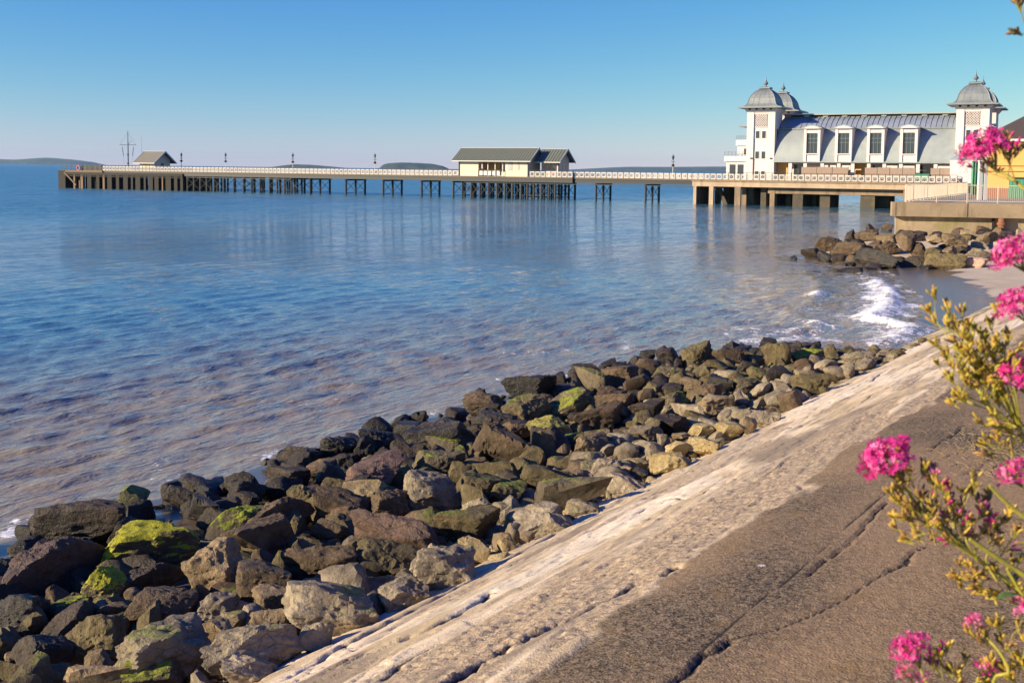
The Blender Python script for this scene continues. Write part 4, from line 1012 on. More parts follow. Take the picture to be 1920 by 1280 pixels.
# ================================================================== THE PAVILION
WF = 2.4                                    # walkway in front
uL = U(1399, WF, 8); uR = U(1852, WF, 8); PL = uR - uL; TW = 4.75; PD = 16.4
pv = empty('pavilion', pp(uL, WF), PIER_ANG, 'white seaside pavilion with four grey domed towers and long curved lead roof', 'pavilion')
def part(nm, mat, f, smooth=False, par=None):
    m = MB(); f(m); return m.build(nm, MAT[mat] if isinstance(mat, str) else mat, par or pv, smooth)
def B(*a): return lambda m: m.box(*a)
H_E = 12.2                                  # eaves of the towers above the deck
def tower(x0, y0, front=True):
    x1, y1 = x0 + TW, y0 + TW; cx, cy = x0 + TW / 2, y0 + TW / 2
    def shaft(m):
        m.box(x0 + .02, x1 - .02, y0 + .25, y1 - .02, 0, H_E - .9)
        # corner piers standing proud of the recessed middle strip
        m.box(x0, x0 + 1.15, y0, y0 + .26, 0, H_E - .9); m.box(x1 - 1.15, x1, y0, y0 + .26, 0, H_E - .9)
        m.box(x0 + 1.15, x1 - 1.15, y0 + .08, y0 + .26, H_E - 1.15, H_E - .9)
        m.lathe(cx, cy, [(TW / 2 + .0, H_E - .9), (TW / 2 + .12, H_E - .75), (TW / 2 + .4, H_E - .35), (TW / 2 + .5, H_E - .26)], sq=True)
        m.box(x1 - .03, x1 + .0, y0 + .3, y1 - .3, 0, H_E - 1)
    sh = part('tower', 'pavilion_wall', shaft)
    part('eave', 'dome', lambda m: (m.box(x0 - 1.35, x1 + 1.35, y0 - 1.35, y1 + 1.35, H_E - .2, H_E), m.box(x0 - .9, x1 + .9, y0 - .9, y1 + .9, H_E - .02, H_E + .14)), par=sh)
    for i in range(4):
        part('bracket', 'timber_dark', B(x0 + .5 + i * 1.2 - .12, x0 + .5 + i * 1.2 + .2, y0 - .75, y0 - .45, H_E - .5, H_E - .21), par=sh)
    prof = [(TW / 2 + .45, H_E + .14), (TW / 2 + .22, H_E + .3), (TW / 2 + .02, H_E + .6), (TW / 2 - .1, H_E + 1.0), (TW / 2 - .22, H_E + 1.5), (TW / 2 - .50, H_E + 2.05), (TW / 2 - .95, H_E + 2.6), (TW / 2 - 1.5, H_E + 3.0), (TW / 2 - 1.95, H_E + 3.18)]
    dm = part('dome', 'dome', lambda m: m.lathe(cx, cy, prof, sq=True))
    def seams(m):
        for sx_, sy_ in ((1, 1), (1, -1), (-1, 1), (-1, -1)):
            m.tube([(cx + sx_ * r, cy + sy_ * r, z) for r, z in prof], .06, 5)
        for f_ in (-.6, -.2, .2, .6):
            m.tube([(cx + f_ * r, cy - r - .01, z) for r, z in prof], .025, 4); m.tube([(cx + r + .01, cy + f_ * r, z) for r, z in prof], .025, 4)
    part('seam', 'dome', seams, par=dm)
    part('dome_cap', 'dome', lambda m: m.lathe(cx, cy, [(.95, H_E + 3.15), (.95, H_E + 3.4), (.5, H_E + 3.5)], sq=True), par=dm)
    part('finial', 'dome', lambda m: m.lathe(cx, cy, [(.2, H_E + 3.5), (.12, H_E + 3.75), (.38, H_E + 3.95), (.42, H_E + 4.1), (.2, H_E + 4.4), (.08, H_E + 4.75), (.02, H_E + 5.3)], 10), True, par=dm)
    if front:
        ym = y0 + .25; a0, a1 = x0 + 1.4, x1 - 1.4
        def lattice(m):
            z0, z1 = H_E - 3.3, H_E - 1.2; w_ = a1 - a0
            n_ = 5; st_ = w_ / n_
            for i in range(-6, n_ + 1):
                for sg in (1, -1):
                    pts = []
                    for j in range(0, 60):
                        z = z0 + (z1 - z0) * j / 59; x = a0 + i * st_ + (z - z0) if sg > 0 else a1 - i * st_ - (z - z0)
                        if a0 <= x <= a1: pts.append((x, ym - .07, z))
                    if len(pts) > 2: m.bar(pts[0], pts[-1], .16, .1)
            m.box(a0 - .1, a1 + .1, ym - .12, ym, z1, z1 + .12); m.box(a0 - .1, a1 + .1, ym - .12, ym, z0 - .12, z0)
        part('lattice_shade', 'timber_dark', B(a0, a1, ym - .03, ym - .002, H_E - 3.3, H_E - 1.2), par=sh)  # dark sheet added for the shade seen through the lattice holes
        part('lattice', 'pavilion_wall', lattice, par=sh)
        for zc in (H_E - 4.6, H_E - 8.0, H_E - 11.3):
            for xc in (x0 + TW / 2 - .56, x0 + TW / 2 + .5):
                fr = part('window_frame', 'white', lambda m: (m.box(xc - .42, xc - .32, ym - .06, ym - .003, zc - .62, zc + .62), m.box(xc + .32, xc + .42, ym - .06, ym - .003, zc - .62, zc + .62), m.box(xc - .42, xc + .42, ym - .061, ym - .004, zc - .72, zc - .6), m.box(xc - .42, xc + .42, ym - .061, ym - .004, zc + .6, zc + .7)), par=sh)
                part('window', 'glass', B(xc - .32, xc + .32, ym - .03, ym - .004, zc - .6, zc + .6), par=sh)
        for xx in (x0 + .9, x1 - .5): part('wall_light', 'timber_dark', B(xx - .2, xx + .15, y0 - .15, y0 - .002, 3.55, 3.75), par=sh)
    # windows on the shore side
    for zc in (H_E - 4.4,):
        for yc in (y0 + 1.6, y0 + 3.1): part('window', 'glass', B(x1 + .002, x1 + .04, yc - .35, yc + .35, zc - .7, zc + .8), par=sh)
    return sh
tower(0, 0); tower(PL - TW, 0); tower(0, PD - TW, False); tower(PL - TW, PD - TW, False)
# barrel mansard roof between the towers
xA, xB = TW - .02, PL - TW + .02
low = [(-.25, 3.15), (-.1, 3.4), (.12, 4.2), (.42, 5.2), (.85, 6.3), (1.35, 7.2), (1.95, 8.0), (2.6, 8.6)]
high = [(2.55, 8.68), (3.3, 9.3), (4.2, 9.9), (5.2, 10.35), (6.3, 10.68), (7.3, 10.8)]
def shell(m, prof, xa, xb, th_=.12):
    pr = [(y, z) for y, z in prof]; inner = [(y + .05, z - th_) for y, z in reversed(prof)]
    n = len(prof); vs = [(xa, y, z) for y, z in pr + inner] + [(xb, y, z) for y, z in pr + inner]; N2 = 2 * n
    fs = [(i, i + 1, N2 + i + 1, N2 + i) for i in range(N2 - 1)] + [(N2 - 1, 0, N2, 2 * N2 - 1)] + [(i, 2 * n - 1 - i, 2 * n - 2 - i, i + 1) for i in range(n - 1)] + [(N2 + i, N2 + i + 1, N2 + 2 * n - 2 - i, N2 + 2 * n - 1 - i) for i in range(n - 1)]
    m.add(vs, fs)
def mirror(prof): return [(PD - y, z) for y, z in prof]
rl = part('lower_roof', 'roof_low', lambda m: shell(m, low, xA, xB), True)
part('lower_roof', 'roof_low', lambda m: shell(m, mirror(low), xA, xB), True)
ru = part('upper_roof', 'roof_high', lambda m: shell(m, high, xA, xB), True); part('upper_roof', 'roof_high', lambda m: shell(m, mirror(high), xA, xB), True)
# standing seams: the upper sheets one by one
for i in range(int((xB - xA) / .82) + 1):
    x = xA + .3 + i * .82
    if x < xB - .1: part('standing_seam', 'roof_high', lambda m: m.tube([(x, y, z + .05) for y, z in high], .06, 4), par=ru)
part('roof_band', 'dome', lambda m: (m.box(xA, xB, 2.35, 2.75, 8.52, 8.72)))
part('ridge_vent', 'roof_low', lambda m: (m.box(xA, xB, 5.6, 9.0, 11.05, 11.28), m.box(xA, xB, 6.2, 8.4, 10.5, 11.05)))
for i in range(9):
    xx = xA + 1.2 + i * (xB - xA - 3) / 8; part('ridge_opening', 'timber_dark', B(xx, xx + 2.1, 6.12, 6.198, 10.75, 11.04))
    part('ridge_block', 'roof_low', B(xx + 2.2, xx + 3.0, 6.0, 6.197, 10.72, 11.04))
# dormers
for px in (1523, 1582, 1642, 1704):
    xc = U(px, WF, 9) - uL; hw_ = 1.32; z0, z1 = 3.15, 8.55
    dz = part('dormer', 'pavilion_wall', lambda m: (m.box(xc - hw_, xc - hw_ + .42, -.45, 3.6, z0, z1), m.box(xc + hw_ - .42, xc + hw_, -.45, 3.6, z0, z1),
              m.box(xc - hw_ + .42, xc + hw_ - .42, -.38, 3.6, z1 - .75, z1), m.box(xc - hw_ + .42, xc + hw_ - .42, -.30, .6, z0, z0 + 1.2)))
    arc = [(xc - hw_ - .28, z1), (xc - hw_ - .28, z1 + .12), (xc - hw_ * .6, z1 + .42), (xc, z1 + .58), (xc + hw_ * .6, z1 + .42), (xc + hw_ + .28, z1 + .12), (xc + hw_ + .28, z1)]
    part('dormer_hood', 'roof_low', lambda m: m.ext(arc, -.8, 4.6), par=dz)
    arc2 = [(xc - hw_, z1 - .04), (xc - hw_ * .6, z1 + .26), (xc, z1 + .40), (xc + hw_ * .6, z1 + .26), (xc + hw_, z1 - .04)]
    part('pediment', 'pavilion_wall', lambda m: m.ext(arc2, -.86, -.805), par=dz)
    gw = hw_ - .42; g0, g1 = z0 + 1.35, z1 - .78
    part('window', 'glass', B(xc - gw, xc + gw, -.12, -.06, z0 + 1.2, g1), par=dz)
    def bars(m):
        for q_ in (-.98, -.33, .33, .98): m.box(xc + q_ * gw - .04, xc + q_ * gw + .04, -.2, -.125, g0, g1)
        for zz in (g0 + .0, g1 - .85, g1 - 1.5, g1 - .05): m.box(xc - gw, xc + gw, -.19, -.126, zz - .04, zz + .05)
    part('glazing_bar', 'blue_grey', bars, par=dz)
    part('window_sill', 'white', B(xc - gw - .05, xc + gw + .05, -.55, -.2, z0 + 1.18, z0 + 1.32), par=dz)
# walls behind the verandah
part('eaves_gutter', 'roof_low', B(xA, xB, -.42, -.18, 3.02, 3.2))
part('ground_wall', 'pavilion_wall', B(xA, xB, 1.9, 2.1, 0, 3.1)); part('body', 'pinkgrey', B(xA, xB, 2.12, PD - 2.2, 0, 8.0))
part('verandah_soffit', 'pavilion_wall', B(xA, xB, -.15, 2.0, 2.98, 3.05))
def X_(px): return U(px, WF, 5) - uL
for a, b in ((1453, 1472), (1600, 1622)): part('ochre_panel', 'ochre', B(X_(a), X_(b), 1.7, 1.88, 0, 2.95))
for px in (1478, 1506, 1538, 1569, 1595, 1625, 1654, 1685, 1717, 1750): part('column', 'pavilion_wall', B(X_(px), X_(px) + .55, -.1, .35, 0, 2.97))
for a, b in ((1483, 1503), (1722, 1744), (1632, 1650)): part('ground_window', 'glass', B(X_(a), X_(b), 1.75, 1.86, .3, 2.7))
for a, b in ((1541, 1552), (1556, 1567), (1578, 1594), (1657, 1682), (1688, 1714), (1752, 1780)): part('fascia_panel', 'pavilion_wall', B(X_(a), X_(b), .0, .08, 1.9, 2.6))
# seaward terraces on the left of the near tower
def terrace(x0, x1, z1, y0=.6, y1=13):
    m = part('terrace_block', 'pavilion_wall', B(x0, x1, y0, y1, 0 if z1 < 4 else 3.2, z1)); return m
ta = terrace(-3.6, -.02, 3.1); part('terrace_slab', 'white', B(-3.9, -.02, .3, 13, 3.1, 4.0), par=ta)
for x in (-3.0, -1.6): part('terrace_window', 'glass', B(x, x + 1.0, .54, .595, .2, 2.6), par=ta)
tb = terrace(-1.9, -.02, 5.8, 1.2, 12); part('terrace_slab', 'white', B(-2.1, -.02, .9, 12.3, 5.8, 6.75), par=tb); part('window', 'glass', B(-.75, -.25, 1.14, 1.195, 4.3, 5.3), par=tb)
for (x0, z0, y0) in ((-3.85, 4.0, .35), (-2.05, 6.75, .95)):
    q = MB()
    for i in range(7): x = x0 + i * (-.1 - x0) / 6; q.bar((x, y0, z0), (x, y0, z0 + .75), .05)
    for zz in (.25, .5, .75): q.bar((x0, y0, z0 + zz), (-.1, y0, z0 + zz), .04)
    q.build('terrace_rail', MAT['blue_grey'], pv)
part('canopy', 'dome', B(-1.9, -.02, 1.5, 8, 9.0, 9.2))
part('base_block', 'pavilion_wall', B(PL - TW - .35, PL - TW + 3.3, -2.6, -.02, -1.0, 3.6)); part('base_cap', 'barge', lambda m: m.add([(PL - TW - .5, -2.7, 3.6), (PL - TW + 3.5, -2.7, 3.6), (PL - TW + 3.5, 0, 3.6), (PL - TW - .5, 0, 3.6), (PL - TW + 1, -.2, 4.9), (PL - TW + 2.2, -.2, 4.9)], [(0, 1, 2, 3), (0, 4, 5, 1), (1, 5, 2), (2, 5, 4, 3), (3, 4, 0)]))
def notice(m):
    # two small faint marks on the white corner block
    x_ = PL - TW + 1.0
    m.bar((x_, -2.62, 2.35), (x_ + .3, -2.62, 2.75), .1, .03); m.bar((x_ + .3, -2.62, 2.75), (x_ + .42, -2.62, 2.6), .08, .03)
    for zc, r in ((1.75, .22), (2.2, .16)):
        for i in range(8):
            a0, a1 = i * math.pi / 4, (i + 1) * math.pi / 4
            m.bar((x_ + .95 + r * math.cos(a0), -2.62, zc + r * math.sin(a0)), (x_ + .95 + r * math.cos(a1), -2.62, zc + r * math.sin(a1)), .07, .03)
part('wall_emblem', 'pinkgrey', notice)
# screens on the verandah
def screen(px0, px1, label, z1=1.55):
    a, b = U(px0, .6, 5), U(px1, .6, 5); L = b - a
    t = empty('woven_screen', pp(a, .6), PIER_ANG, label, 'screen', 'brown woven screens on the verandah')
    n = max(2, int(L / 1.9))
    for i in range(n): MB().box(i * L / n + .03, (i + 1) * L / n - .03, -.03 - (i % 2) * .03, .03, .15, z1 + 1.0 - .3 + (i % 2) * .05).build('screen_panel', MAT['screen'], t)
    q = MB()
    for i in range(n + 1): q.bar((i * L / n, .05, 0), (i * L / n, .05, z1 + .8), .08)
    q.build('screen_frame', MAT['timber_dark'], t)
screen(1502, 1590, 'longest brown woven screen, left of the verandah'); screen(1621, 1716, 'brown woven screen in the middle of the verandah'); screen(1744, 1780, 'short brown woven screen by the right tower')
for px0, px1, mt, lb in ((1780, 1790, 'blue', 'blue covered crate beside the short screen'), (1715, 1742, 'green_metal', 'green low planter between the two right screens')):
    a, b = U(px0, .3, 5), U(px1, .3, 5); o = MB().box(0, b - a, 0, .6, 0, 1.35).box(.1, b - a - .1, -.05, .0, .2, 1.1).build('planter' if mt[0] == 'g' else 'crate', MAT[mt]); o.location = pp(a, .3); o.rotation_euler = (0, 0, PIER_ANG); tag(o, lb, 'planter' if mt[0] == 'g' else 'crate')

# ================================================================== SHORE AT THE RIGHT
YW = 83.0
land = MB(); land.ext([(28.6, YW + .3), (110, YW - 16.5), (220, 160), (220, 330), (110, 205), (84, 178), (50, 122.5)], -1.5, 3.42, 'z'); land.build('promenade', MAT['promenade']); tag(bpy.data.objects['promenade'], kind='structure')
sw = empty('sea_wall', (28.0, YW, 0), rad(-12), 'stained concrete sea wall with overhanging ledge beyond the far boulders', 'wall')
MB().box(.0, 60, -.9, .0, 2.42, 3.46).box(-.002, .25, -.93, -.9, 2.5, 3.4).build('ledge', MAT['seawall'], sw)
MB().box(.35, 60, -.35, -.002, -1, 2.418).build('lower_wall', MAT['seawall_low'], sw)
pp_ = MB(); pp_.lathe(7.6, -.75, [(.26, .6), (.26, 1.9), (.34, 1.92), (.34, 2.1), (.26, 2.12), (.26, 2.41)], 10); pp_.build('drainpipe', MAT['rust'], sw, True)
MB().box(7.0, 7.15, -.5, -.36, .8, 2.415).build('pipe_bracket', MAT['timber_dark'], sw)
for x in (5.2, 11, 17): MB().box(x, x + .05, -.915, -.902, 2.45, 3.44).build('joint', MAT['timber_dark'], sw)
def bar_rail(name, a, b, z, label, step=.13, hh=1.28, mat='rail_beige'):
    L = math.hypot(b[0] - a[0], b[1] - a[1]); an = math.atan2(b[1] - a[1], b[0] - a[0])
    t = empty(name, (a[0], a[1], z), an, label, 'railing')
    n = int(L / 2.0)
    for i in range(n + 1): MB().box(i * L / n - .035, i * L / n + .035, -.035, .035, 0, hh).build('rail_post', MAT[mat], t)
    q = MB(); q.bar((0, 0, hh), (L, 0, hh), .06); q.bar((0, 0, .12), (L, 0, .12), .04); q.build('handrail', MAT[mat], t)
    q = MB(); k_ = int(L / step)
    for i in range(1, k_): q.bar((i * L / k_, 0, .12), (i * L / k_, 0, hh), .018)
    o = q.build('rail_bar', MAT[mat], t); o['kind'] = 'stuff'; return t
bar_rail('wall_railing', (29.0, YW - .45), (70, YW - .45 - 41 * math.tan(rad(12))), 3.46, 'pale metal railing with thin upright bars on the sea wall')
bar_rail('side_railing', (29.0, YW - .2), (49.4, 122), 3.42, 'dense pale railing running back along the edge towards the pavilion', step=.12, mat='rail_beige')
# low beige parapet of the approach
def wall_seg(name, a, b, z0, z1, th_, mat, label, cat):
    L = math.hypot(b[0] - a[0], b[1] - a[1]); an = math.atan2(b[1] - a[1], b[0] - a[0])
    o = MB().box(0, L, 0, th_, 0, z1 - z0 - .1).box(-.05, L + .05, -.06, th_ + .06, z1 - z0 - .1, z1 - z0).build(name, MAT[mat]); o.location = (a[0], a[1], z0); o.rotation_euler = (0, 0, an); tag(o, label, cat); return o
wall_seg('approach_parapet', (50.5, 124.5), (79, 170), 3.42, 4.5, .3, 'pier_conc', 'low beige concrete parapet leading up to the pavilion', 'wall')
# green corrugated gate screen and white posts
gx0 = atd(1808, 345, 120)[0]; gx1 = atd(1842, 345, 120)[0]
t = empty('green_screen', (gx0, 118.5, 3.42), 0, 'tall green corrugated metal screen beside the yellow building', 'screen')
Lg = gx1 - gx0
for i in range(7):
    q = MB(); q.ext([(i * Lg / 7, 0), (i * Lg / 7 + .1, -.12), (i * Lg / 7 + .2, -.12), (i * Lg / 7 + .27, 0), ((i + 1) * Lg / 7 - .005, 0), ((i + 1) * Lg / 7 - .005, .06), (i * Lg / 7, .06)], 0, 3.5, 'z'); q.build('corrugated_sheet', MAT['green_metal'], t)
MB().bar((0, -.15, 3.5), (Lg, -.15, 3.5), .1).build('top_rail', MAT['green_metal'], t)
for px, lb in ((1835, 'left of the two white flag posts by the green screen'), (1845, 'right of the two white flag posts by the green screen')):
    P = atd(px, 378, 94); o = MB().box(-.14, .14, -.14, .14, 0, 3.2).box(-.18, .18, -.18, .18, 3.2, 3.3).build('gate_post', MAT['white']); o.location = (P[0], 94, 3.42); tag(o, lb.replace('flag ', ''), 'post', 'white gate posts')
# yellow building
YB = 103.0; xb = atd(1847, 350, YB)[0]
yb = empty('yellow_building', (xb, YB, 3.42), rad(-25), 'yellow rendered building with brown roof and green doors at right edge', 'building')
MB().box(0, 16, 0, 12, .9, 5.2).build('wall', MAT['yellow'], yb); MB().box(-.03, 16, -.03, 12, 0, .898).build('brick_base', MAT['brick'], yb)
m = MB(); m.add([(-1, -1.1, 5.2), (17, -1.1, 5.2), (17, 13, 5.2), (-1, 13, 5.2), (5.6, 6, 9.2), (12, 6, 9.2)], [(3, 2, 1, 0), (0, 1, 5, 4), (1, 2, 5), (2, 3, 4, 5), (3, 0, 4)]); rf = m.build('roof', MAT['roof_brown'], yb)
MB().box(-1.02, 17.02, -1.2, -1.0, 5.12, 5.34).build('gutter', MAT['white'], yb)
for z_ in (2.45, 2.95): MB().box(-.02, 16.02, -.16, -.002, z_, z_ + .12).build('string_course', MAT['yellow'], yb)
gd = MB().box(1.9, 3.75, -.06, -.004, .0, 1.75).build('green_door', MAT['green_metal'], yb)
for i in range(6): MB().box(1.93 + i * .305, 2.21 + i * .305, -.1, -.061, .05, 1.7).build('door_plank', MAT['green_metal'], gd)
MB().box(1.75, 3.9, -.12, -.003, 1.76, 1.9).build('door_frame', MAT['timber_dark'], yb)
MB().box(5.2, 6.1, 5.6, 6.5, 8.9, 10.2).build('chimney', MAT['white'], rf)

# ================================================================== FAR LAND
k = NT('far_land'); p = k.pos(); n1 = k.noise(p, .012, 5, .6)
MAT['land'] = k.fin(k.mix(k.rng(n1, .4, .6), (.018, .042, .045), (.05, .075, .06)), .95)  # some of the blue of distant haze is put into the land colour
def island(name, label, px0, px1, prof, dist, depth, base=0):
    """prof: (fraction along, height in m)"""
    a = atd(px0, 312, dist); b = atd(px1, 312, dist); n = 60; m_ = 13
    xs = np.linspace(0, 1, n); ys = np.linspace(-1, 1, m_)
    XX, YY = np.meshgrid(xs, ys, indexing='ij'); hgt = np.interp(xs, [q[0] for q in prof], [q[1] for q in prof])
    sh = np.sqrt(np.clip(1 - np.abs(YY) ** 3, 0, 1)); Z = hgt[:, None] * sh * (1 + .10 * (fbm(XX * 14, YY * 2, 5, 4) - .5)) - 2 * (1 - sh) - .5
    X = a[0] + (b[0] - a[0]) * XX; Y = a[1] + (b[1] - a[1]) * XX + YY * depth
    o = grid_mesh(name, X, Y, Z, MAT['land']); tag(o, label, 'island', kind='structure'); return o
island('steep_island', None, 713, 842, [(0, 0), (.03, 12), (.06, 26), (.12, 34), (.3, 38), (.55, 37), (.75, 33), (.9, 22), (.97, 10), (1, 0)], 6400, 160)
island('low_island', None, 508, 660, [(0, 1), (.15, 14), (.3, 22), (.5, 20), (.7, 13), (.9, 5), (1, 0)], 6700, 160)
island('distant_hill', None, -260, 178, [(0, 60), (.35, 62), (.55, 56), (.68, 50), (.8, 76), (.88, 62), (.95, 40), (1, 0)], 12300, 500)
island('distant_shore', None, 1060, 2400, [(0, 10), (.08, 50), (.25, 70), (.4, 95), (.7, 130), (1, 150)], 12800, 700)
# ================================================================== FLOWERS BY THE CAMERA
def leafy(name, c1, c2, rough=.55, trans=.25):
    k = NT(name); n1 = k.noise(k.pos(), 120, 3)
    k.p.inputs['Subsurface Weight'].default_value = 0.0
    c = k.mix(k.rng(n1, .35, .65), c1, c2); k.fin(c, rough)
    tr = k.n('BsdfTranslucent'); k.put(tr.inputs[0], c); mx = k.n('MixShader'); mx.inputs[0].default_value = trans
    k.t.links.new(k.p.outputs[0], mx.inputs[1]); k.t.links.new(tr.outputs[0], mx.inputs[2]); k.t.links.new(mx.outputs[0], k.out.inputs[0]); return k.m
FM = {'pink': leafy('pink_petal', (.56, .012, .20), (.74, .04, .33), .5, .35), 'pale': leafy('pale_pink_petal', (.74, .12, .38), (.82, .26, .50), .5, .35),
      'bud': leafy('yellow_green_bud', (.42, .29, .03), (.62, .43, .06)), 'bud2': leafy('orange_bud', (.40, .20, .06), (.52, .30, .10)), 'bud3': leafy('dark_bud', (.13, .09, .05), (.20, .15, .06)),
      'stem': leafy('green_stem', (.34, .31, .03), (.46, .40, .06)), 'stem2': leafy('dull_stem', (.22, .19, .06), (.30, .25, .08)), 'leaf': leafy('green_leaf', (.08, .16, .03), (.12, .22, .05))}
rf_ = random.Random(5)
def rvec(): 
    v = Vector((rf_.gauss(0, 1), rf_.gauss(0, 1), rf_.gauss(0, 1))); return v.normalized()
def ortho(n):
    a = n.cross(Vector((.3, .5, .8))).normalized(); return a, n.cross(a)
def multi(name, groups, parent, kind=None):
    """groups: list of (MB, material) joined into one mesh"""
    vs = []; fs = []; mi = []
    for i, (m, mat) in enumerate(groups):
        b = len(vs); vs += m.v; fs += [tuple(b + q for q in f) for f in m.f]; mi += [i] * len(m.f)
    me = bpy.data.meshes.new(name); me.from_pydata([tuple(v) for v in vs], [], fs)
    for _, mat in groups: me.materials.append(mat)
    me.polygons.foreach_set('material_index', mi); me.update()
    o = bpy.data.objects.new(name, me); COL.objects.link(o); o.parent = parent
    if kind: o['kind'] = kind
    return o
def ellip(m, c, ax, ln, w):
    a, b = ortho(ax); prof = [(-.5, .25), (-.2, .9), (.15, 1.0), (.4, .6), (.55, .12)]
    vs = []
    for t, r in prof:
        for k_ in range(5):
            an = k_ * 1.2566; vs.append(c + ax * ln * t + (a * math.cos(an) + b * math.sin(an)) * w * r * .5)
    fs = [(i * 5 + k_, i * 5 + (k_ + 1) % 5, i * 5 + 5 + (k_ + 1) % 5, i * 5 + 5 + k_) for i in range(4) for k_ in range(5)]
    m.add(vs, fs + [(4, 3, 2, 1, 0), (20, 21, 22, 23, 24)])
PS = 1.3                                    # the plants stand about 1.3 m off
def V(px, py, d): return Vector(atd(px, py, d * PS))
def curve(pts, n=8):
    """smooth polyline through points"""
    out = []; P = [pts[0]] + list(pts) + [pts[-1]]
    for i in range(1, len(P) - 2):
        for j in range(n):
            t = j / n; p0, p1, p2, p3 = P[i - 1], P[i], P[i + 1], P[i + 2]
            out.append(.5 * ((2 * p1) + (p2 - p0) * t + (2 * p0 - 5 * p1 + 4 * p2 - p3) * t * t + (3 * p1 - p0 - 3 * p2 + p3) * t ** 3))
    return out + [pts[-1]]
def flower_head(plant, c, axis, R, n=120, fade=.3):
    axis = axis.normalized(); a, b = ortho(axis); pk = MB(); pl = MB(); cal = MB(); cal2 = MB()
    base = c - axis * R * 1.1
    for i in range(n):
        z = rf_.uniform(-.25, 1); th_ = rf_.uniform(0, 6.283); s_ = math.sqrt(max(0, 1 - z * z))
        lump = 1 + .22 * math.sin(th_ * 3 + z * 4) * s_ + rf_.uniform(-.15, .05)
        d_ = (axis * z * .8 + a * s_ * math.cos(th_) + b * s_ * math.sin(th_)); p_ = c + d_ * R * lump
        nr = (d_.normalized() + rvec() * .45).normalized(); e1, e2 = ortho(nr); m = pl if rf_.random() < fade else pk
        sz = R * rf_.uniform(.13, .19); ph = rf_.random() * 6
        vs = [p_ - nr * sz * .3]
        for k_ in range(5):
            an = ph + k_ * 1.2566; u_ = e1 * math.cos(an) + e2 * math.sin(an); w_ = e1 * math.cos(an + 1.57) + e2 * math.sin(an + 1.57)
            vs += [p_ + u_ * sz * .55 + w_ * sz * .28, p_ + u_ * sz * 1.1 + nr * sz * rf_.uniform(-.1, .3), p_ + u_ * sz * .55 - w_ * sz * .28]
        m.add(vs, [(0, 1 + 3 * k_, 2 + 3 * k_, 3 + 3 * k_) for k_ in range(5)])
        m.tube([p_ - nr * sz * .3, p_ - d_ * R * .4 - nr * sz], [sz * .13, sz * .09], 3)
        if i % 2 == 0:
            ellip(cal if rf_.random() < .6 else cal2, c + d_ * R * lump * .52, d_.normalized(), R * .26, R * .10)
    br = MB()
    for i in range(9):
        th_ = i * .7; d_ = axis * .2 + (a * math.cos(th_) + b * math.sin(th_)) * .7
        br.tube([base, c - axis * R * .55 + d_ * R * .4, c + d_ * R * .6], [R * .045, R * .035, R * .02], 4)
    o = multi('flower_head', [(pk, FM['pink']), (pl, FM['pale'])], plant)
    multi('calyx_cluster', [(cal, FM['bud']), (cal2, FM['bud2']), (br, FM['stem2'])], plant, kind='stuff'); return base
def bud_spray(plant, pts, rad0, nb=30, size=.0095, cols=('bud', 'bud2', 'stem'), spread=.022, side=True):
    """a branching stalk with clumps of pointed buds"""
    P = curve(pts, 6); ms = {'bud': MB(), 'bud2': MB(), 'bud3': MB(), 'stem': MB(), 'pale': MB(), 'pink': MB(), 'stem2': MB()}
    n = len(P); st = MB(); st.tube(P, [rad0 * (1 - .6 * i / n) for i in range(n)], 5)
    o = st.build('stalk', FM['stem2'] if 'bud3' in cols else FM['stem'], plant, True)
    clumps = [P[-1]]; 
    if side:
        for i in range(n // 3, n - 1, 2):
            d_ = (P[i + 1] - P[i]).normalized(); e1, e2 = ortho(d_); sg = rf_.uniform(0, 6.28)
            tip = P[i] + d_ * spread * .7 + (e1 * math.cos(sg) + e2 * math.sin(sg)) * spread * rf_.uniform(.5, 1.1) + Vector((0, 0, spread * .3))
            ms['stem'].tube([P[i], (P[i] + tip) / 2 + d_ * spread * .2, tip], [rad0 * .4, rad0 * .35, rad0 * .3], 4); clumps.append(tip)
    for ci, c in enumerate(clumps):
        up = (c - P[max(0, n // 2)]); up = (up.normalized() if up.length > 1e-4 else Vector((0, 0, 1))) + Vector((0, 0, .8)); up.normalize()
        for j in range(max(4, nb // 3 if ci else nb // 2)):
            v = (up + rvec() * .55).normalized(); q = c + v * size * rf_.uniform(.3, 1.3); col = rf_.choice(cols)
            ellip(ms[col], q, v, size * rf_.uniform(.6, 1.1), size * .34)
            if rf_.random() < .5: ms['stem'].tube([c - up * size * .6, q], size * .05, 3)
    g = [(m, FM[k_]) for k_, m in ms.items() if m.f]
    multi('bud_cluster', g, plant, 'stuff'); return o
def leaf(plant, base, tip, w, mat='leaf'):
    d_ = tip - base; nr = d_.cross(Vector((0, 0, 1))).normalized(); up = nr.cross(d_).normalized(); vs = []; m = MB(); n = 7
    for i in range(n + 1):
        t = i / n; ww = w * math.sin(math.pi * min(.97, t * .85 + .1)) ; c = base + d_ * t + up * d_.length * .12 * math.sin(t * 2.8)
        vs += [c + nr * ww + up * ww * .3, c, c - nr * ww + up * ww * .3]
    fs = [f for i in range(n) for f in ((i * 3, i * 3 + 1, i * 3 + 4, i * 3 + 3), (i * 3 + 1, i * 3 + 2, i * 3 + 5, i * 3 + 4))]
    o = mesh_from('leaf', vs, fs, FM[mat], True, plant); return o
ROOTS = [Vector((1.18, .82, 4.29)), Vector((1.32, 1.0, 4.29)), Vector((1.42, 1.12, 4.29)), Vector((1.08, .72, 4.29)), Vector((.98, .62, 4.29)), Vector((1.52, 1.28, 4.29))]
def plant(label, root):
    return empty('valerian_plant', (0, 0, 0), 0, label, 'flower', 'pink valerian flowers growing by the wall')
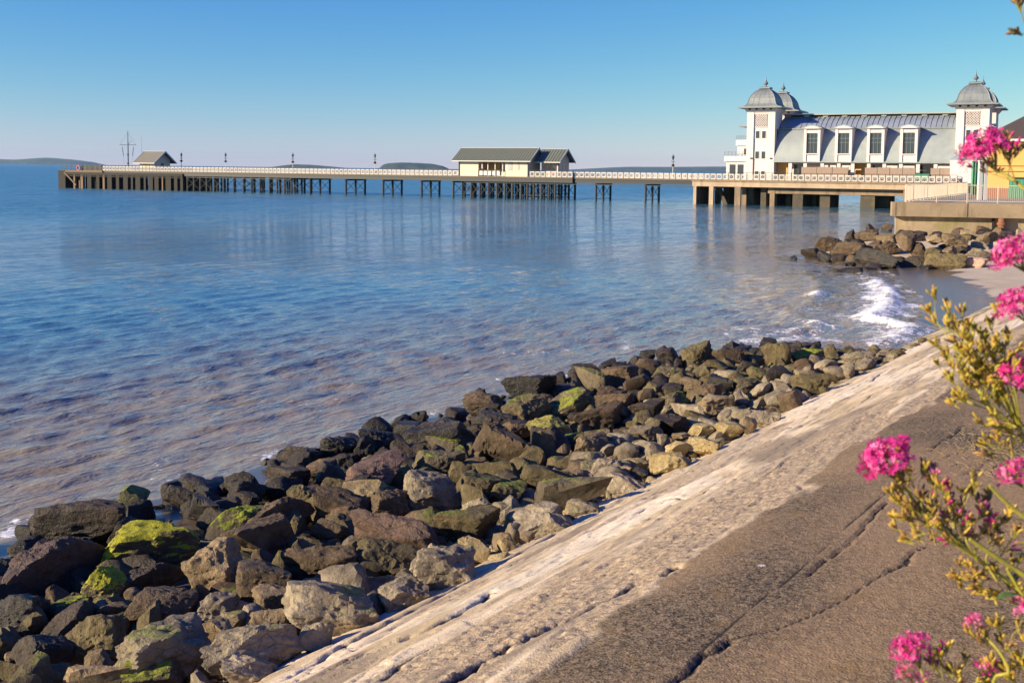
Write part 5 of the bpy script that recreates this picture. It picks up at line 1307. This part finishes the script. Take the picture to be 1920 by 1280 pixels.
def stem(pl_, pts, r0, r1, mat='stem'):
    P = curve(pts, 7); n = len(P); m = MB(); m.tube(P, [r0 + (r1 - r0) * i / n for i in range(n)], 6); return m.build('stem', FM[mat], pl_, True)
# 1: top flower against the yellow building
p1 = plant('pink flower head on an arched stalk in front of the yellow building', 0)
b = flower_head(p1, V(1848, 278, 1.05), Vector((-.45, 0, .9)), .0285, 170, .25)
stem(p1, [ROOTS[0], V(2080, 800, .98), V(1990, 430, 1.02), V(1915, 350, 1.04), V(1880, 325, 1.05), b], .0032, .0016)
bud_spray(p1, [V(1890, 330, 1.045), V(1893, 305, 1.045), V(1885, 280, 1.05)], .0011, 30, .011, ('bud3', 'bud3', 'bud2', 'pink'), .016)
bud_spray(p1, [V(1905, 345, 1.04), V(1895, 312, 1.04), V(1893, 300, 1.04)], .0010, 18, .009, ('bud3', 'bud2', 'bud3'), .014)
bud_spray(p1, [V(1900, 340, 1.04), V(1860, 325, 1.06), V(1846, 318, 1.06)], .0008, 10, .008, ('bud3', 'pink'), .010)
# 2: three heads down the right edge
p2 = plant('pink flower heads in a row down the right edge above the spent stalks', 0)
for px, py, R, tx in ((1897, 476, .024, -.6), (1908, 572, .024, -.5), (1908, 703, .028, -.5)):
    b = flower_head(p2, V(px, py, 1.0), Vector((tx, 0, .75)), R, 130, .35)
    stem(p2, [ROOTS[1], V(2150, 900, .98), V(2010, py + 120, .98), V(1955, py + 45, .99), b], .003, .0014)
b = flower_head(p2, V(1898, 888, 1.0), Vector((-.6, 0, .75)), .0185, 90, .3)
stem(p2, [ROOTS[1], V(2150, 1200, .98), V(2000, 960, .98), b], .003, .0014)
# 3: spent yellow-green sprays
p3 = plant('bush of yellow-green seed stalks without petals at the right edge', 0)
J = V(1915, 810, 1.02); r3 = stem(p3, [ROOTS[2], V(2080, 1250, 1.0), V(1985, 940, 1.0), J], .0035, .002)
for pts in (((1870, 720), (1800, 660), (1745, 588)), ((1860, 715), (1800, 640), (1778, 612)), ((1865, 710), (1820, 650), (1795, 622)), ((1880, 700), (1850, 660), (1822, 640)), ((1890, 700), (1872, 650), (1856, 610)),
            ((1860, 760), (1805, 700), (1776, 672)), ((1870, 770), (1810, 740), (1785, 715)), ((1875, 720), (1835, 690), (1805, 665)), ((1880, 730), (1845, 705), (1828, 680)), ((1885, 740), (1860, 700), (1848, 668)), ((1870, 775), (1830, 760), (1800, 748)),
            ((1895, 780), (1870, 745), (1850, 722)), ((1905, 740), (1885, 690), (1880, 660)), ((1905, 800), (1885, 790), (1868, 782)), ((1880, 745), (1840, 725), (1815, 705))):
    bud_spray(p3, [J] + [V(x, y, 1.02 + rf_.uniform(-.03, .03)) for x, y in pts], .0012, 26, .0098, ('bud', 'bud', 'bud2', 'stem'), .020)
for pts in (((1900, 790), (1880, 840), (1862, 850)), ((1925, 850), (1900, 880), (1872, 830)), ((1930, 820), (1905, 830), (1895, 815))):
    bud_spray(p3, [J] + [V(x, y, 1.02) for x, y in pts], .001, 20, .010, ('bud2', 'bud3', 'bud'), .014)
# 4: the large head in front of the dark concrete with its long spray
p4 = plant('largest pink flower head over the dark concrete with a long budded spray', 0)
b = flower_head(p4, V(1664, 862, 1.0), Vector((-.55, 0, .85)), .030, 190, .25)
J4 = V(1850, 1060, 1.0); stem(p4, [ROOTS[3], V(2060, 1300, .96), V(1960, 1150, .98), J4, V(1780, 1010, 1.0), V(1720, 945, 1.0), b], .0034, .0014, 'stem')
for pts, cols in ((((1790, 1010), (1755, 930), (1748, 885)), ('bud3', 'bud2', 'pale')), (((1740, 960), (1715, 915), (1705, 890)), ('bud3', 'bud', 'bud2')), (((1800, 1010), (1785, 950), (1778, 920)), ('bud', 'bud2', 'pink')),
                  (((1810, 1020), (1808, 960), (1806, 930)), ('bud3', 'bud')), (((1830, 1030), (1845, 980), (1848, 945)), ('bud', 'bud2', 'bud3')), (((1770, 1000), (1720, 960), (1690, 945)), ('bud', 'bud2')),
                  (((1790, 1020), (1735, 1000), (1705, 1015)), ('bud', 'bud2')), (((1800, 1020), (1760, 975), (1745, 950)), ('bud', 'bud3')), (((1760, 990), (1725, 985), (1700, 975)), ('bud', 'bud2')), (((1820, 1030), (1800, 985), (1795, 975)), ('bud', 'pink', 'bud2')),
                  (((1830, 1045), (1825, 1000), (1822, 985)), ('pink', 'bud2')), (((1850, 1040), (1870, 1010), (1862, 985)), ('pale', 'pink', 'bud')), (((1870, 1050), (1890, 1020), (1905, 1000)), ('bud', 'bud2')),
                  (((1850, 1080), (1840, 1090), (1825, 1085)), ('bud', 'bud2')), (((1870, 1090), (1880, 1105), (1870, 1110)), ('bud', 'bud')), (((1880, 1080), (1905, 1085), (1900, 1100)), ('bud', 'bud3')), (((1840, 1070), (1808, 1075), (1802, 1100)), ('bud', 'bud2')), (((1745, 960), (1690, 905), (1682, 900)), ('bud', 'bud2', 'bud3'))):
    bud_spray(p4, [J4] + [V(x, y, 1.0 + rf_.uniform(-.02, .02)) for x, y in pts], .0011, 26, .0098, cols, .018)
stem(p4, [ROOTS[3], V(2080, 1200, .95), V(1930, 1085, .97), V(1870, 1045, .97), V(1818, 1010, .97)], .0036, .0022)
stem(p4, [ROOTS[3], V(2060, 1150, .93), V(1990, 1010, .95), V(1920, 968, .96), V(1880, 935, .96), V(1855, 910, .96)], .0034, .0018)
stem(p4, [ROOTS[3], V(2040, 1250, .95), V(1930, 1130, .97), V(1888, 1065, .97)], .003, .002)
leaf(p4, V(1925, 1120, .97), V(1866, 1127, .96), .006); leaf(p4, V(1950, 1060, .97), V(1900, 1042, .96), .006); leaf(p4, V(1960, 1010, .96), V(1893, 975, .95), .005, 'stem')
# 5: low flowers at the bottom edge
p5 = plant('low pink flower heads rising from the bottom edge of the concrete', 0)
b = flower_head(p5, V(1712, 1216, 1.0), Vector((-.35, 0, .9)), .0225, 110, .3); stem(p5, [ROOTS[4], V(1820, 1560, .95), V(1755, 1330, .98), b], .0028, .0013)
b = flower_head(p5, V(1700, 1258, 1.0), Vector((-.4, 0, .7)), .013, 45, .5)
b = flower_head(p5, V(1728, 1272, 1.0), Vector((0, 0, 1)), .011, 40, .5)
bud_spray(p5, [V(1765, 1330, .98), V(1768, 1280, 1.0), V(1762, 1235, 1.0)], .0012, 30, .011, ('bud3', 'bud', 'pink'), .013)
b = flower_head(p5, V(1848, 1252, 1.0), Vector((-.3, 0, .9)), .014, 60, .3); stem(p5, [ROOTS[4], V(1920, 1500, .95), V(1880, 1330, .98), b], .0028, .0013)
b = flower_head(p5, V(1826, 1165, 1.0), Vector((-.5, 0, .8)), .012, 55, .6); stem(p5, [ROOTS[4], V(1960, 1450, .95), V(1890, 1250, .98), b], .0028, .0013)
for pts, cols in ((((1890, 1260), (1870, 1220), (1850, 1190)), ('bud3', 'bud', 'bud2')), (((1900, 1280), (1900, 1230), (1875, 1175)), ('bud', 'bud3')), (((1920, 1300), (1930, 1250), (1915, 1240)), ('bud', 'bud')), (((1890, 1320), (1870, 1290), (1865, 1262)), ('bud', 'bud2')), (((1830, 1340), (1805, 1290), (1800, 1268)), ('bud3', 'bud')), (((1900, 1330), (1910, 1290), (1895, 1265)), ('bud', 'bud2'))):
    bud_spray(p5, [V(x, y, 1.0) for x, y in pts], .0012, 30, .0098, cols, .016)
# 6: one more head cut by the right edge, and 7: the brown stalk at the top right corner
p6 = plant('pink flower head half cut off by the right edge low down', 0)
b = flower_head(p6, V(1932, 1135, .98), Vector((-.4, 0, .9)), .018, 80, .6); stem(p6, [ROOTS[5], V(2080, 1400, .95), V(1980, 1220, .97), b], .0028, .0013)
p7 = plant('brown seed stalk hanging in at the top right corner', 0)
stem(p7, [ROOTS[5], V(2120, 700, 1.0), V(2020, 260, 1.02), V(1960, 110, 1.03), V(1925, 60, 1.03)], .003, .0015, 'stem2')
bud_spray(p7, [V(1960, 110, 1.03), V(1925, 55, 1.03), V(1912, 12, 1.03)], .0011, 34, .011, ('bud3', 'bud2'), .016)
# dry litter on the concrete
m = MB()
for i in range(420):
    px = rf_.gauss(1880, 60); py = rf_.gauss(850, 26) + (px - 1880) * .05
    if px > 2050: continue
    la, s_ = img_to_ls(px, py); x, y = xy(la, s_); z = float(slope_z(np.array(la))) + .012; L_ = rf_.uniform(.02, .10); an = rf_.uniform(0, 3.14)
    m.bar((x, y, z + rf_.uniform(-.005, .01)), (x + L_ * math.cos(an), y + L_ * math.sin(an), z + rf_.uniform(0, .03)), .006, .004)
o = m.build('dry_litter', leafy('dry_straw', (.20, .14, .07), (.38, .28, .15), .8, .1)); tag(o, 'dry plant litter scattered on the dark concrete', 'litter', kind='stuff')

# ------------------------------------------------------------------ air
HZ = 1
if HZ:
    k = bpy.data.materials.new('haze_air'); k.use_nodes = True; k.node_tree.nodes.clear()
    ov = k.node_tree.nodes.new('ShaderNodeOutputMaterial'); vs_ = k.node_tree.nodes.new('ShaderNodeVolumePrincipled')
    vs_.inputs['Color'].default_value = (.45, .72, 1, 1); vs_.inputs['Density'].default_value = 2.6e-5; vs_.inputs['Anisotropy'].default_value = .2
    k.node_tree.links.new(vs_.outputs[0], ov.inputs['Volume'])
    o = MB().box(-16000, 16000, -16000, 16000, -4, 175).build('haze', k); tag(o, kind='stuff')
